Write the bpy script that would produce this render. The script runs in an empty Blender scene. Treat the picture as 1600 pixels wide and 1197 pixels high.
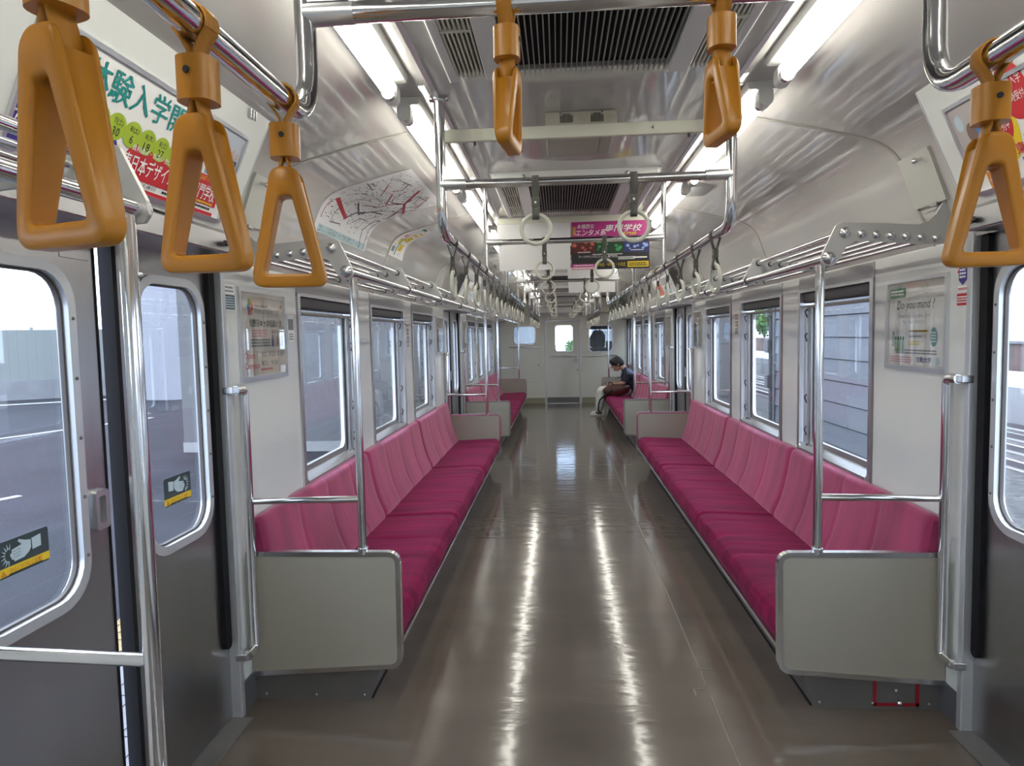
import bpy, bmesh, math, random
from mathutils import Vector, Matrix
random.seed(7)
S = bpy.context.scene
COL = S.collection

# ------------------------------------------------------------------ camera, world, exposure
def make_camera():
    f, yaw, pitch, roll = 1061.8, .0697, .0692, -.021
    cy, sy, cp, sp = math.cos(yaw), math.sin(yaw), math.cos(pitch), math.sin(pitch)
    fw = Vector((-sy * cp, cy * cp, -sp)); r = Vector((cy, sy, 0)); u = r.cross(fw)
    c, s = math.cos(roll), math.sin(roll)
    r2 = c * r + s * u; u2 = -s * r + c * u
    cam = bpy.data.cameras.new('camera'); o = bpy.data.objects.new('camera', cam); COL.objects.link(o)
    m = Matrix((r2, u2, -fw)).transposed().to_4x4(); m.translation = (-.0888, 0, 1.4694)
    o.matrix_world = m
    cam.sensor_width = 36; cam.lens = f * 36 / 1600; cam.clip_start = .05; cam.clip_end = 300
    S.camera = o
make_camera()
S.view_settings.view_transform = 'Standard'; S.view_settings.look = 'None'
S.view_settings.gamma = 1; S.view_settings.use_curve_mapping = False
S.view_settings.exposure = 0.7
SKY = 4.2
TUBE = 12.0
def make_world():
    w = bpy.data.worlds.new('overcast_sky'); S.world = w; w.use_nodes = True
    nt = w.node_tree; nt.nodes.clear()
    out = nt.nodes.new('ShaderNodeOutputWorld'); bg = nt.nodes.new('ShaderNodeBackground')
    tc = nt.nodes.new('ShaderNodeTexCoord'); no = nt.nodes.new('ShaderNodeTexNoise'); cr = nt.nodes.new('ShaderNodeValToRGB')
    no.inputs['Scale'].default_value = 2.2; no.inputs['Detail'].default_value = 4
    cr.color_ramp.elements[0].position = .35; cr.color_ramp.elements[0].color = (.60, .73, 1, 1)
    cr.color_ramp.elements[1].position = .7; cr.color_ramp.elements[1].color = (.86, .92, 1, 1)
    nt.links.new(tc.outputs['Generated'], no.inputs['Vector']); nt.links.new(no.outputs['Fac'], cr.inputs['Fac'])
    nt.links.new(cr.outputs['Color'], bg.inputs['Color']); bg.inputs['Strength'].default_value = SKY
    nt.links.new(bg.outputs['Background'], out.inputs['Surface'])
make_world()

# ------------------------------------------------------------------ materials
MATS = {}
def mat(name, col, rough=.5, metal=0, noise=0, nscale=6, bump=0, bscale=40, stretch=None, coat=0, sheen=0, sheent=None, spec=None, emit=None, alpha=None, brush=0, backface=None):
    if name in MATS: return MATS[name]
    m = bpy.data.materials.new(name); m.use_nodes = True; nt = m.node_tree; b = nt.nodes['Principled BSDF']
    b.inputs['Base Color'].default_value = (*col, 1); b.inputs['Roughness'].default_value = rough; b.inputs['Metallic'].default_value = metal
    if coat: b.inputs['Coat Weight'].default_value = coat; b.inputs['Coat Roughness'].default_value = .08
    if spec is not None: b.inputs['Specular IOR Level'].default_value = spec
    if sheen:
        b.inputs['Sheen Weight'].default_value = sheen; b.inputs['Sheen Roughness'].default_value = .45
        b.inputs['Sheen Tint'].default_value = (*(sheent or col), 1)
    if emit: b.inputs['Emission Color'].default_value = (*col, 1); b.inputs['Emission Strength'].default_value = emit
    if noise or bump or brush:
        tc = nt.nodes.new('ShaderNodeTexCoord'); mp = nt.nodes.new('ShaderNodeMapping')
        nt.links.new(tc.outputs['Object'], mp.inputs['Vector'])
        if stretch: mp.inputs['Scale'].default_value = stretch
    if noise:
        n = nt.nodes.new('ShaderNodeTexNoise'); n.inputs['Scale'].default_value = nscale; n.inputs['Detail'].default_value = 5
        nt.links.new(mp.outputs['Vector'], n.inputs['Vector'])
        mx = nt.nodes.new('ShaderNodeMix'); mx.data_type = 'RGBA'
        mr = nt.nodes.new('ShaderNodeMapRange'); mr.inputs['From Min'].default_value = .3; mr.inputs['From Max'].default_value = .7
        nt.links.new(n.outputs['Fac'], mr.inputs['Value']); nt.links.new(mr.outputs['Result'], mx.inputs['Factor'])
        mx.inputs['A'].default_value = (*[c * (1 - noise) for c in col], 1); mx.inputs['B'].default_value = (*[min(1, c * (1 + noise)) for c in col], 1)
        nt.links.new(mx.outputs['Result'], b.inputs['Base Color'])
    if bump:
        n2 = nt.nodes.new('ShaderNodeTexNoise'); n2.inputs['Scale'].default_value = bscale; n2.inputs['Detail'].default_value = 3
        nt.links.new(mp.outputs['Vector'], n2.inputs['Vector'])
        bp = nt.nodes.new('ShaderNodeBump'); bp.inputs['Strength'].default_value = bump; bp.inputs['Distance'].default_value = .01
        nt.links.new(n2.outputs['Fac'], bp.inputs['Height']); nt.links.new(bp.outputs['Normal'], b.inputs['Normal'])
    MATS[name] = m; return m

def glass_mat(name, tint=(.93, .96, .97), haze=.04):
    m = bpy.data.materials.new(name); m.use_nodes = True; nt = m.node_tree; nt.nodes.clear()
    out = nt.nodes.new('ShaderNodeOutputMaterial'); tr = nt.nodes.new('ShaderNodeBsdfTransparent'); gl = nt.nodes.new('ShaderNodeBsdfGlossy')
    # reflectance of one glass face, the same from either side: .045 + .955 * (1 - cos)^5
    lw = nt.nodes.new('ShaderNodeLayerWeight'); lw.inputs['Blend'].default_value = .5
    pw = nt.nodes.new('ShaderNodeMath'); pw.operation = 'POWER'; pw.inputs[1].default_value = 5; nt.links.new(lw.outputs['Facing'], pw.inputs[0])
    fr = nt.nodes.new('ShaderNodeMath'); fr.operation = 'MULTIPLY_ADD'; fr.inputs[1].default_value = .955; fr.inputs[2].default_value = .045; nt.links.new(pw.outputs[0], fr.inputs[0])
    tr.inputs['Color'].default_value = (*tint, 1); gl.inputs['Roughness'].default_value = .015; gl.inputs['Color'].default_value = (1, 1, 1, 1)
    df = nt.nodes.new('ShaderNodeBsdfDiffuse'); df.inputs['Color'].default_value = (.7, .72, .74, 1)
    m1 = nt.nodes.new('ShaderNodeMixShader'); m1.inputs[0].default_value = haze
    nt.links.new(tr.outputs[0], m1.inputs[1]); nt.links.new(df.outputs[0], m1.inputs[2])
    m2 = nt.nodes.new('ShaderNodeMixShader'); nt.links.new(fr.outputs[0], m2.inputs[0]); nt.links.new(m1.outputs[0], m2.inputs[1]); nt.links.new(gl.outputs[0], m2.inputs[2])
    nt.links.new(m2.outputs[0], out.inputs['Surface']); MATS[name] = m; return m

chrome = mat('chrome', (.78, .78, .79), .10, 1)
chrome2 = mat('chrome_soft', (.70, .70, .71), .22, 1)
steel = mat('brushed_steel', (.44, .44, .45), .30, 1, noise=.08, nscale=3, bump=.03, bscale=60, stretch=(1, 1, .03))
steel_dark = mat('worn_steel', (.20, .19, .185), .42, .5, noise=.12, nscale=4)
alu = mat('aluminium', (.72, .73, .75), .32, 1, noise=.04)
alu_w = mat('aluminium_painted', (.62, .64, .67), .35, .6)
rackm = mat('rack_plate', (.58, .58, .57), .42, .5)
wallm = mat('cream_laminate', (.70, .715, .70), .16, 0, noise=.02, nscale=3, bump=.02, bscale=2.2, spec=.5)
ceilm = mat('ceiling_laminate', (.50, .485, .465), .05, 0, noise=.02, nscale=2, bump=.035, bscale=3.2, stretch=(1.6, .8, 1.6), spec=.6, coat=.35)
panelm = mat('seat_end_laminate_shaded', (.33, .305, .255), .42, 0, noise=.03, nscale=300)  # cream laminate, colour darkened for the weak light low down
floorm = mat('vinyl_floor', (.135, .108, .086), .11, 0, noise=.10, nscale=1.6, bump=.16, bscale=6, stretch=(.8, 2.2, 1), spec=.6)
seamm = mat('floor_seam', (.20, .17, .13), .4, .1)
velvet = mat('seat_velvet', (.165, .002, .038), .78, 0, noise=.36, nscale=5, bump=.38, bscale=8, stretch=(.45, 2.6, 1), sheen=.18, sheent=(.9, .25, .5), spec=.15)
velvet_lit = mat('back_velvet_lit', (.285, .030, .095), .75, 0, noise=.36, nscale=3.2, bump=.10, bscale=20, stretch=(1, 2.2, .55), sheen=.8, sheent=(.95, .55, .70), spec=.15)  # the seat velvet again, base lightened for the light grazing the backs
orange = mat('orange_plastic', (.52, .215, .016), .32, 0, noise=.04, nscale=8, spec=.5)
orange_b = mat('orange_belt', (.47, .20, .016), .5, 0)
ivory = mat('ivory_plastic', (.66, .67, .57), .25, 0, spec=.55)
belt = mat('grey_belt', (.10, .10, .085), .55)
black = mat('black_rubber', (.010, .010, .012), .65, spec=.2)
darkg = mat('dark_grey', (.045, .045, .05), .5)
greyp = mat('grey_paint', (.25, .25, .25), .5)
basebm = mat('baseboard_grey', (.10, .10, .11), .35)
white = mat('white_paint', (.82, .82, .80), .3, 0)
paper = mat('white_paper', (.80, .80, .80), .6)
cream = mat('cream_panel', (.70, .69, .58), .4)
glass = glass_mat('window_glass', haze=.012)
glass_p = glass_mat('poster_cover', (.95, .95, .94), .02)
tubem = mat('lit_tube', (1, .975, .875), .4, emit=TUBE)
def P_(name, c, r=.5): return mat(name, c, r)
ink = P_('ink_black', (.02, .02, .022)); teal = P_('ink_teal', (.0, .25, .24)); lime = P_('ink_lime', (.36, .50, .03)); navy = P_('ink_navy', (.045, .035, .26))
red = P_('ink_red', (.55, .02, .03)); yell = P_('ink_yellow', (.78, .55, .02)); mag = P_('ink_magenta', (.46, .03, .22)); green = P_('ink_green', (.02, .20, .08))
blue = P_('ink_blue', (.05, .22, .55)); oran = P_('ink_orange', (.65, .22, .03)); pinkp = P_('ink_pink', (.70, .30, .36)); grey = P_('ink_grey', (.22, .22, .22)); slate = P_('ink_slate', (.035, .055, .062))
whitei = P_('ink_white', (.85, .85, .85)); pale = P_('ink_pale', (.50, .62, .70)); beige = P_('ink_beige', (.62, .54, .47)); brownp = P_('ink_brown', (.20, .13, .11)); seag = P_('ink_seagreen', (.07, .30, .27)); skin_p = P_('print_skin', (.6, .38, .30))
darkred = P_('print_darkred', (.10, .015, .012)); dkgreen = P_('print_darkgreen', (.01, .05, .015)); dkblue = P_('print_darkblue', (.02, .03, .14)); lgreen = P_('print_green', (.05, .32, .10)); lred = P_('print_red', (.55, .12, .08)); lblue = P_('print_blue', (.30, .42, .75))

# ------------------------------------------------------------------ mesh helpers
ORG = {}
def unit(v): v = Vector(v); return v.normalized()
class M:
    def __init__(s): s.v = []; s.f = []; s.sm = []; s.mi = []
    def add(s, vs, fs, smooth=False, mi=0):
        n = len(s.v); s.v += [tuple(p) for p in vs]
        for f in fs: s.f.append(tuple(i + n for i in f)); s.sm.append(smooth); s.mi.append(mi)
        return s
    def box(s, a, b, mi=0):
        x0, x1 = sorted((a[0], b[0])); y0, y1 = sorted((a[1], b[1])); z0, z1 = sorted((a[2], b[2]))
        vs = [(x0, y0, z0), (x1, y0, z0), (x1, y1, z0), (x0, y1, z0), (x0, y0, z1), (x1, y0, z1), (x1, y1, z1), (x0, y1, z1)]
        return s.add(vs, [(3, 2, 1, 0), (4, 5, 6, 7), (0, 1, 5, 4), (1, 2, 6, 5), (2, 3, 7, 6), (3, 0, 4, 7)], mi=mi)
    def prism(s, pts, fn, d0, d1, mi=0, smooth=False):
        # outline pts (a,b) -> fn(a,b,d)
        n = len(pts)
        A = [fn(a, b, d0) for a, b in pts]; B = [fn(a, b, d1) for a, b in pts]
        s.add(A, [tuple(range(n))[::-1]], mi=mi); s.add(B, [tuple(range(n))], mi=mi)
        s.add(A + B, [(i, (i + 1) % n, n + (i + 1) % n, n + i) for i in range(n)], smooth, mi); return s
    def ring(s, outer, inner, fn, d0, d1, mi=0, smooth=True):
        n = len(outer)
        Ao = [fn(a, b, d0) for a, b in outer]; Ai = [fn(a, b, d0) for a, b in inner]; Bo = [fn(a, b, d1) for a, b in outer]; Bi = [fn(a, b, d1) for a, b in inner]
        q = lambda k: [(i, (i + 1) % n, k + (i + 1) % n, k + i) for i in range(n)]
        s.add(Ao + Ai, q(n), mi=mi); s.add(Bi + Bo, q(n), mi=mi); s.add(Bo + Ao, q(n), smooth, mi); s.add(Ai + Bi, q(n), smooth, mi); return s
    def tube(s, path, r, n=12, mi=0, closed=False, cap=True):
        P = [Vector(p) for p in path]; k = len(P); rs = r if isinstance(r, (list, tuple)) else [r] * k
        T = []
        for i in range(k):
            a = P[i - 1] if (i > 0 or closed) else P[i]; b = P[(i + 1) % k] if (i < k - 1 or closed) else P[i]
            T.append((b - a).normalized())
        up = Vector((0, 0, 1)) if abs(T[0].z) < .9 else Vector((1, 0, 0))
        N = (up - T[0] * up.dot(T[0])).normalized(); vs = []
        for i in range(k):
            N = (N - T[i] * N.dot(T[i])).normalized(); B = T[i].cross(N)
            for j in range(n):
                a = 2 * math.pi * j / n; vs.append(P[i] + (N * math.cos(a) + B * math.sin(a)) * rs[i])
        fs = []
        for i in range(k if closed else k - 1):
            i2 = (i + 1) % k
            for j in range(n): j2 = (j + 1) % n; fs.append((i * n + j, i * n + j2, i2 * n + j2, i2 * n + j))
        s.add(vs, fs, True, mi)
        if cap and not closed:
            s.add(vs[:n], [tuple(range(n))[::-1]], mi=mi); s.add(vs[-n:], [tuple(range(n))], mi=mi)
        return s
    def sphere(s, c, r, n=12, m=8, sc=(1, 1, 1), mi=0):
        vs = []; c = Vector(c)
        for i in range(m + 1):
            t = math.pi * i / m
            for j in range(n):
                a = 2 * math.pi * j / n; vs.append((c.x + r * sc[0] * math.sin(t) * math.cos(a), c.y + r * sc[1] * math.sin(t) * math.sin(a), c.z + r * sc[2] * math.cos(t)))
        fs = [(i * n + j, (i + 1) * n + j, (i + 1) * n + (j + 1) % n, i * n + (j + 1) % n) for i in range(m) for j in range(n)]
        return s.add(vs, fs, True, mi)
    def ribbon(s, pts, wvec, mi=0, th=.002, smooth=True):
        # flat strip following pts, width vector wvec, thickness th along the path normal
        P = [Vector(p) for p in pts]; w = Vector(wvec); vs = []; k = len(P)
        for i in range(k):
            t = (P[min(i + 1, k - 1)] - P[max(i - 1, 0)]).normalized(); nn = t.cross(w).normalized() * th / 2
            vs += [P[i] - w / 2 - nn, P[i] + w / 2 - nn, P[i] + w / 2 + nn, P[i] - w / 2 + nn]
        fs = []
        for i in range(k - 1):
            for j in range(4): fs.append((i * 4 + j, i * 4 + (j + 1) % 4, (i + 1) * 4 + (j + 1) % 4, (i + 1) * 4 + j))
        return s.add(vs, fs, smooth, mi)
    def grid(s, fn, nu, nv, smooth=True, mi=0):
        vs = [fn(i / nu, j / nv) for i in range(nu + 1) for j in range(nv + 1)]
        fs = [(i * (nv + 1) + j, (i + 1) * (nv + 1) + j, (i + 1) * (nv + 1) + j + 1, i * (nv + 1) + j + 1) for i in range(nu) for j in range(nv)]
        return s.add(vs, fs, smooth, mi)
    def mx(s):
        s.v = [(-x, y, z) for x, y, z in s.v]; s.f = [f[::-1] for f in s.f]; return s
    def side(s, sd): return s.mx() if sd < 0 else s
    def obj(s, name, mats, parent=None, origin=None, bevel=0, bseg=2, fix=False):
        me = bpy.data.meshes.new(name)
        o3 = Vector(ORG[parent.name]) if parent else Vector(origin or (0, 0, 0))
        me.from_pydata([tuple(Vector(p) - o3) for p in s.v], [], s.f)
        me.polygons.foreach_set('use_smooth', s.sm); me.polygons.foreach_set('material_index', s.mi)
        for m_ in (mats if isinstance(mats, (list, tuple)) else [mats]): me.materials.append(m_)
        if fix:
            bm = bmesh.new(); bm.from_mesh(me); bmesh.ops.remove_doubles(bm, verts=bm.verts, dist=1e-5); bmesh.ops.recalc_face_normals(bm, faces=bm.faces); bm.to_mesh(me); bm.free()
        me.update()
        o = bpy.data.objects.new(name, me); COL.objects.link(o)
        if parent: o.parent = parent
        else: o.location = o3
        ORG[o.name] = tuple(o3)
        if bevel:
            b = o.modifiers.new('edge', 'BEVEL'); b.width = bevel; b.segments = bseg; b.limit_method = 'ANGLE'; b.angle_limit = .7
        return o

def tag(o, label=None, cat=None, group=None, kind=None):
    if label: o['label'] = label
    if cat: o['category'] = cat
    if group: o['group'] = group
    if kind: o['kind'] = kind
    return o
def thing(name, label, cat, loc, group=None):
    o = bpy.data.objects.new(name, None); COL.objects.link(o); o.location = loc; o.empty_display_size = .1; ORG[o.name] = tuple(loc)
    return tag(o, label, cat, group)
def struct(name, loc=(0, 0, 0)):
    o = bpy.data.objects.new(name, None); COL.objects.link(o); o.location = loc; ORG[o.name] = tuple(loc); o['kind'] = 'structure'; return o
def dup(root, loc, label=None, group=None, rotz=None, scale=None, name=None):
    def rec(o, par):
        c = o.copy(); COL.objects.link(c)
        if par: c.parent = par
        for ch in list(o.children): rec(ch, c)
        return c
    r = rec(root, None); r.location = loc
    if rotz is not None: r.rotation_euler = (0, 0, rotz)
    if scale: r.scale = scale
    if label: r['label'] = label
    if group: r['group'] = group
    if name: r.name = name
    return r
def fillet(pts, r, n=6):
    P = [Vector(p) for p in pts]; out = [P[0]]
    for i in range(1, len(P) - 1):
        a = (P[i - 1] - P[i]); b = (P[i + 1] - P[i]); ang = a.angle(b); d = min(r / math.tan(ang / 2), a.length * .49, b.length * .49)
        p0 = P[i] + a.normalized() * d; p2 = P[i] + b.normalized() * d
        for k in range(n + 1):
            t = k / n; out.append(p0 * (1 - t) ** 2 + P[i] * 2 * t * (1 - t) + p2 * t * t)
    return out + [P[-1]]
def fil2(pts, rs, n=5):
    # closed 2-D outline with rounded corners
    out = []; k = len(pts)
    for i in range(k):
        p = Vector((*pts[i], 0)); a = Vector((*pts[i - 1], 0)) - p; b = Vector((*pts[(i + 1) % k], 0)) - p; r = rs[i] if isinstance(rs, (list, tuple)) else rs
        if r <= 0: out.append((p.x, p.y)); continue
        d = min(r / math.tan(a.angle(b) / 2), a.length * .49, b.length * .49); p0 = p + a.normalized() * d; p2 = p + b.normalized() * d
        for q in range(n + 1):
            t = q / n; w = p0 * (1 - t) ** 2 + p * 2 * t * (1 - t) + p2 * t * t; out.append((w.x, w.y))
    return out
def rrect(a0, a1, b0, b1, r, n=6):
    out = []
    for cx, cy, st in ((a1 - r, b1 - r, 0), (a0 + r, b1 - r, 90), (a0 + r, b0 + r, 180), (a1 - r, b0 + r, 270)):
        for k in range(n + 1):
            a = math.radians(st + 90 * k / n); out.append((cx + r * math.cos(a), cy + r * math.sin(a)))
    return out
def rect_like(a0, a1, b0, b1, n=6):
    # plain rectangle sampled to pair with rrect point for point
    out = []
    for cx, cy, st in ((a1, b1, 0), (a0, b1, 1), (a0, b0, 2), (a1, b0, 3)):
        out += [(cx, cy)] * (n + 1)
    return out
FX = lambda s: (lambda a, b, d: (s * d, a, b))       # outline in y-z, depth along x
FY = lambda a, b, d: (a, d, b)                       # outline in x-z, depth along y
FZ = lambda a, b, d: (a, b, d)
ORD = ['first', 'second', 'third', 'fourth', 'fifth', 'sixth', 'seventh', 'eighth', 'ninth', 'tenth', 'eleventh', 'twelfth', 'thirteenth', 'fourteenth', 'fifteenth', 'sixteenth']

class Pl:
    """a flat print surface: origin, u to the reader's right, v up; n towards the reader"""
    def __init__(s, o, u, v): s.o = Vector(o); s.u = unit(u); s.v = unit(v); s.n = s.u.cross(s.v)
    def p(s, a, b, d=0): return s.o + s.u * a + s.v * b + s.n * d
def pbox(m, pl, a0, a1, b0, b1, d0, d1, mi=0): return m.prism([(a0, b0), (a1, b0), (a1, b1), (a0, b1)], pl.p, d0, d1, mi)
def pblock(parent, pl, name, mt, a0, a1, b0, b1, d=.0012, r=0):
    m = M(); pts = rrect(a0, a1, b0, b1, r, 4) if r else [(a0, b0), (a1, b0), (a1, b1), (a0, b1)]
    m.prism(pts, pl.p, d - .0006, d); return m.obj(name, mt, parent)
def pell(parent, pl, name, mt, a, b, ra, rb, d=.0014, n=20):
    m = M(); m.prism([(a + ra * math.cos(2 * math.pi * k / n), b + rb * math.sin(2 * math.pi * k / n)) for k in range(n)], pl.p, d - .0006, d); return m.obj(name, mt, parent)
def text(parent, pl, body, mt, a, b, h, w=None, d=.002, shear=0, bold=0, rot=0, name='lettering', align='L', vert=False):
    """lettering as flat geometry; (a,b) = left baseline, h = cap height, w = total width"""
    cu = bpy.data.curves.new('txt', 'FONT'); cu.body = body; cu.resolution_u = 2; cu.offset = bold; cu.shear = shear
    if vert: cu.body = '\n'.join(body); cu.space_line = .85
    ob = bpy.data.objects.new('txt', cu); COL.objects.link(ob)
    me = bpy.data.meshes.new_from_object(ob.evaluated_get(bpy.context.evaluated_depsgraph_get()))
    bpy.data.objects.remove(ob); bpy.data.curves.remove(cu)
    if not me.vertices: return None
    xs = [v.co.x for v in me.vertices]; ys = [v.co.y for v in me.vertices]; x0, x1, y0, y1 = min(xs), max(xs), min(ys), max(ys)
    sy = h / (y1 - y0); sx = (w / (x1 - x0)) if w else sy
    o3 = Vector(ORG[parent.name]); c, s_ = math.cos(rot), math.sin(rot)
    for v in me.vertices:
        p, q = (v.co.x - x0) * sx, (v.co.y - y0) * sy
        if align == 'C': p -= (x1 - x0) * sx / 2
        p, q = p * c - q * s_, p * s_ + q * c
        v.co = pl.p(a + p, b + q, d) - o3
    me.materials.clear(); me.materials.append(mt); me.name = name
    o = bpy.data.objects.new(name, me); COL.objects.link(o); o.parent = parent; ORG[o.name] = tuple(o3); return o
def fineprint(parent, pl, mt, a0, a1, b0, b1, rows, d=.0018, name='fine_print', seed=1):
    """rows of tiny print, too small to read in the photograph: broken dashes joined into one part"""
    rnd = random.Random(seed); m = M(); hh = (b1 - b0) / rows
    for i in range(rows):
        y = b1 - (i + .8) * hh; x = a0
        while x < a1 - hh * .4:
            L = min(rnd.uniform(.4, 1.1) * hh, a1 - x); pbox(m, pl, x, x + L, y, y + hh * .55, d - .0004, d); x += L + hh * .22
    o = m.obj(name, mt, parent); o['kind'] = 'stuff'; return o

# ------------------------------------------------------------------ carriage dimensions
XW = 1.355; Y0, YE = -3.3, 14.655
PR = [(0, 2.235), (.46, 2.235), (.54, 2.288), (.68, 2.290), (.85, 2.255), (1.01, 2.215), (1.10, 2.192), (1.17, 2.160), (1.22, 2.105), (1.262, 2.0), (1.30, 1.90), (1.355, 1.78)]
WINY = [(3.25, 4.18), (4.53, 5.48), (5.83, 6.78)]
WINS = [(a + o, b + o) for o in (-6.207, 0, 6.15) for a, b in WINY]
DOORS = [(1.24, 2.48), (7.45, 8.69), (13.49, 14.62)]
WZ0, WZ1, DZ1 = .765, 1.69, 1.79

def smooth_profile(n=5):
    pts = []
    for i in range(len(PR) - 1):
        for k in range(n):
            t = k / n
            if i < 3: pts.append((PR[i][0] * (1 - t) + PR[i + 1][0] * t, PR[i][1] * (1 - t) + PR[i + 1][1] * t)) if k == 0 else None
            else:
                p0, p1, p2, p3 = PR[max(i - 1, 3)], PR[i], PR[i + 1], PR[min(i + 2, len(PR) - 1)]
                f = lambda a, b, c, d: .5 * (2 * b + (c - a) * t + (2 * a - 5 * b + 4 * c - d) * t * t + (3 * b - a - 3 * c + d) * t ** 3)
                pts.append((f(p0[0], p1[0], p2[0], p3[0]), f(p0[1], p1[1], p2[1], p3[1])))
    return pts + [PR[-1]]
SP = smooth_profile()
# arc-length table from the wall upwards
ARC = [(0.0, SP[-1])]
for i in range(len(SP) - 2, -1, -1):
    ARC.append((ARC[-1][0] + math.dist(SP[i], SP[i + 1]), SP[i]))
def cove(t, off=0):
    """point on the ceiling section at arc length t above the wall top, moved off inwards"""
    for (a, p), (b, q) in zip(ARC[:-1], ARC[1:]):
        if t <= b + 1e-9:
            k = (t - a) / (b - a) if b > a else 0; x, z = p[0] + (q[0] - p[0]) * k, p[1] + (q[1] - p[1]) * k
            dx, dz = q[0] - p[0], q[1] - p[1]; L = math.hypot(dx, dz); nx, nz = dz / L * -1, dx / L
            return x + nx * off, z + nz * off
    return ARC[-1][1]

# ------------------------------------------------------------------ structure: floor, ceiling, walls
def build_shell():
    m = M(); m.box((-1.43, Y0, -.05), (1.43, YE, 0)); fl = tag(m.obj('floor', floorm), kind='structure')
    m = M()
    for x in (.497,): m.box((x, Y0, 0), (x + .007, 11.5, .0012))
    m.box((.497, 2.92, 0), (.56, 2.927, .0012)); m.box((.44, 2.75, 0), (.497, 2.757, .0012)); m.box((.44, 2.75, 0), (.447, 2.70, .0012))
    m.box((-.72, 7.62, 0), (.72, 7.628, .0012))
    m.obj('floor_seam', seamm, fl)
    # ceiling skin with thickness
    prof = [(-x, z) for x, z in SP[::-1]] + SP[1:]
    m = M(); n = len(prof)
    ys = [Y0, YE + .02]
    vs = [(x, y, z) for y in ys for x, z in prof]
    m.add(vs, [(i, n + i, n + i + 1, i + 1) for i in range(n - 1)], True)
    top = [(x * 1.05, y, z + .06) for y in ys for x, z in prof]
    m.add(top, [(i, i + 1, n + i + 1, n + i) for i in range(n - 1)], True)
    ce = tag(m.obj('ceiling', ceilm), kind='structure')
    # duct edge lines beside the lights
    for s in (-1, 1):
        q = M(); q.box((s * .455, Y0, 2.228), (s * .470, YE, 2.240)); q.obj('duct_edge', alu_w, ce)
    # arch trims over the joints, greyed to stand for their shadow line
    for k, y in enumerate((-3.05, -1.1, .82, 2.74, 4.62, 6.52, 8.44, 10.35, 12.25)):
        for s in (-1, 1):
            q = M(); pts = [(s * (x), y, z) for x, z in SP if x > .66]
            q.ribbon([(p[0] - s * .001, p[1], p[2] - .001) for p in pts], (0, .016, 0), th=.006)
            tag(q.obj(f'trim_{k + 1}' + ('' if s < 0 else '.001'), mat('trim_shadow_grey', (.40, .39, .36), .35)), kind='structure')
    for s in (-1, 1):
        m = M()
        opens = sorted([(a, b, WZ0, WZ1) for a, b in WINS] + [(a, b, 0, DZ1) for a, b in DOORS])
        y = Y0; bx = lambda y0, y1, z0, z1: m.box((s * XW, y0, z0), (s * 1.43, y1, z1))
        for a, b, z0, z1 in opens:
            if a > y: bx(y, a, 0, 1.80)
            if z0 > 0: bx(a, b, 0, z0)
            bx(a, b, z1, 1.80); y = b
        bx(y, YE + .1, 0, 1.80)
        w = tag(m.obj('wall_left' if s < 0 else 'wall_right', wallm), kind='structure')
        # stainless plates between windows and rack
        for a, b in WINS:
            q = M(); q.box((s * (XW - .006), a - .02, 1.70), (s * XW, b + .02, 1.775)); q.obj('window_head_plate', steel, w, bevel=.002)
        # baseboards between the doors
        segs = [(Y0, 1.22), (2.50, 7.43), (8.71, 13.47)]
        for k, (a, b) in enumerate(segs):
            q = M(); q.box((s * (XW - .006), a, 0), (s * XW, b, .125)); tag(q.obj(f"baseboard_{'left' if s < 0 else 'right'}" + (f'.{k:03d}' if k else ''), basebm), kind='structure')
        # door jambs
        for a, b in DOORS:
            for yy, d in ((a, -1), (b, 1)):
                q = M(); q.box((s * (XW - .012), yy - .002 * d, 0), (s * 1.44, yy + d * .028, 1.80))
                tag(q.obj('trim_20', alu_w, bevel=.003), kind='structure')
            q = M(); q.box((s * 1.30, a, 0), (s * 1.45, b, .006)); tag(q.obj('trim_21', steel_dark, bevel=.002), kind='structure')
    # end wall with door opening and two windows
    m = M()
    xs = sorted([-1.43, -1.058, -.586, -.373, .36, .558, 1.063, 1.43]); zs = sorted([0, 1.087, 1.275, 1.66, 1.676, 1.767, 1.80])
    for i in range(len(xs) - 1):
        for j in range(len(zs) - 1):
            cx, cz = (xs[i] + xs[i + 1]) / 2, (zs[j] + zs[j + 1]) / 2
            if -1.058 < cx < -.586 and 1.275 < cz < 1.676: continue
            if .558 < cx < 1.063 and 1.087 < cz < 1.66: continue
            if -.373 < cx < .36 and cz < 1.767: continue
            m.box((xs[i], YE, zs[j]), (xs[i + 1], YE + .05, zs[j + 1]))
    pf = [(1.43, 1.80)] + [(x, z + .02) for x, z in SP[::-1]] + [(-x, z + .02) for x, z in SP[1:]] + [(-1.43, 1.80)]
    m.prism(pf, FY, YE, YE + .05)
    we = tag(m.obj('wall_end', mat('end_wall_cream', (.80, .79, .70), .25, 0, noise=.03, nscale=2)), kind='structure')
    for a, b in ((-1.35, -.40), (.39, 1.35)):
        q = M(); q.box((a, YE - .006, 0), (b, YE, .12)); tag(q.obj('baseboard_end', mat('end_kick', (.36, .34, .24), .45)), kind='structure')
    # rear wall behind the camera
    m = M(); m.prism([(1.43, 0), (1.43, 1.80)] + [(x, z + .02) for x, z in SP[::-1]] + [(-x, z + .02) for x, z in SP[1:]] + [(-1.43, 1.80), (-1.43, 0)], FY, Y0 - .05, Y0)
    tag(m.obj('wall_back', wallm), kind='structure')
build_shell()

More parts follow.
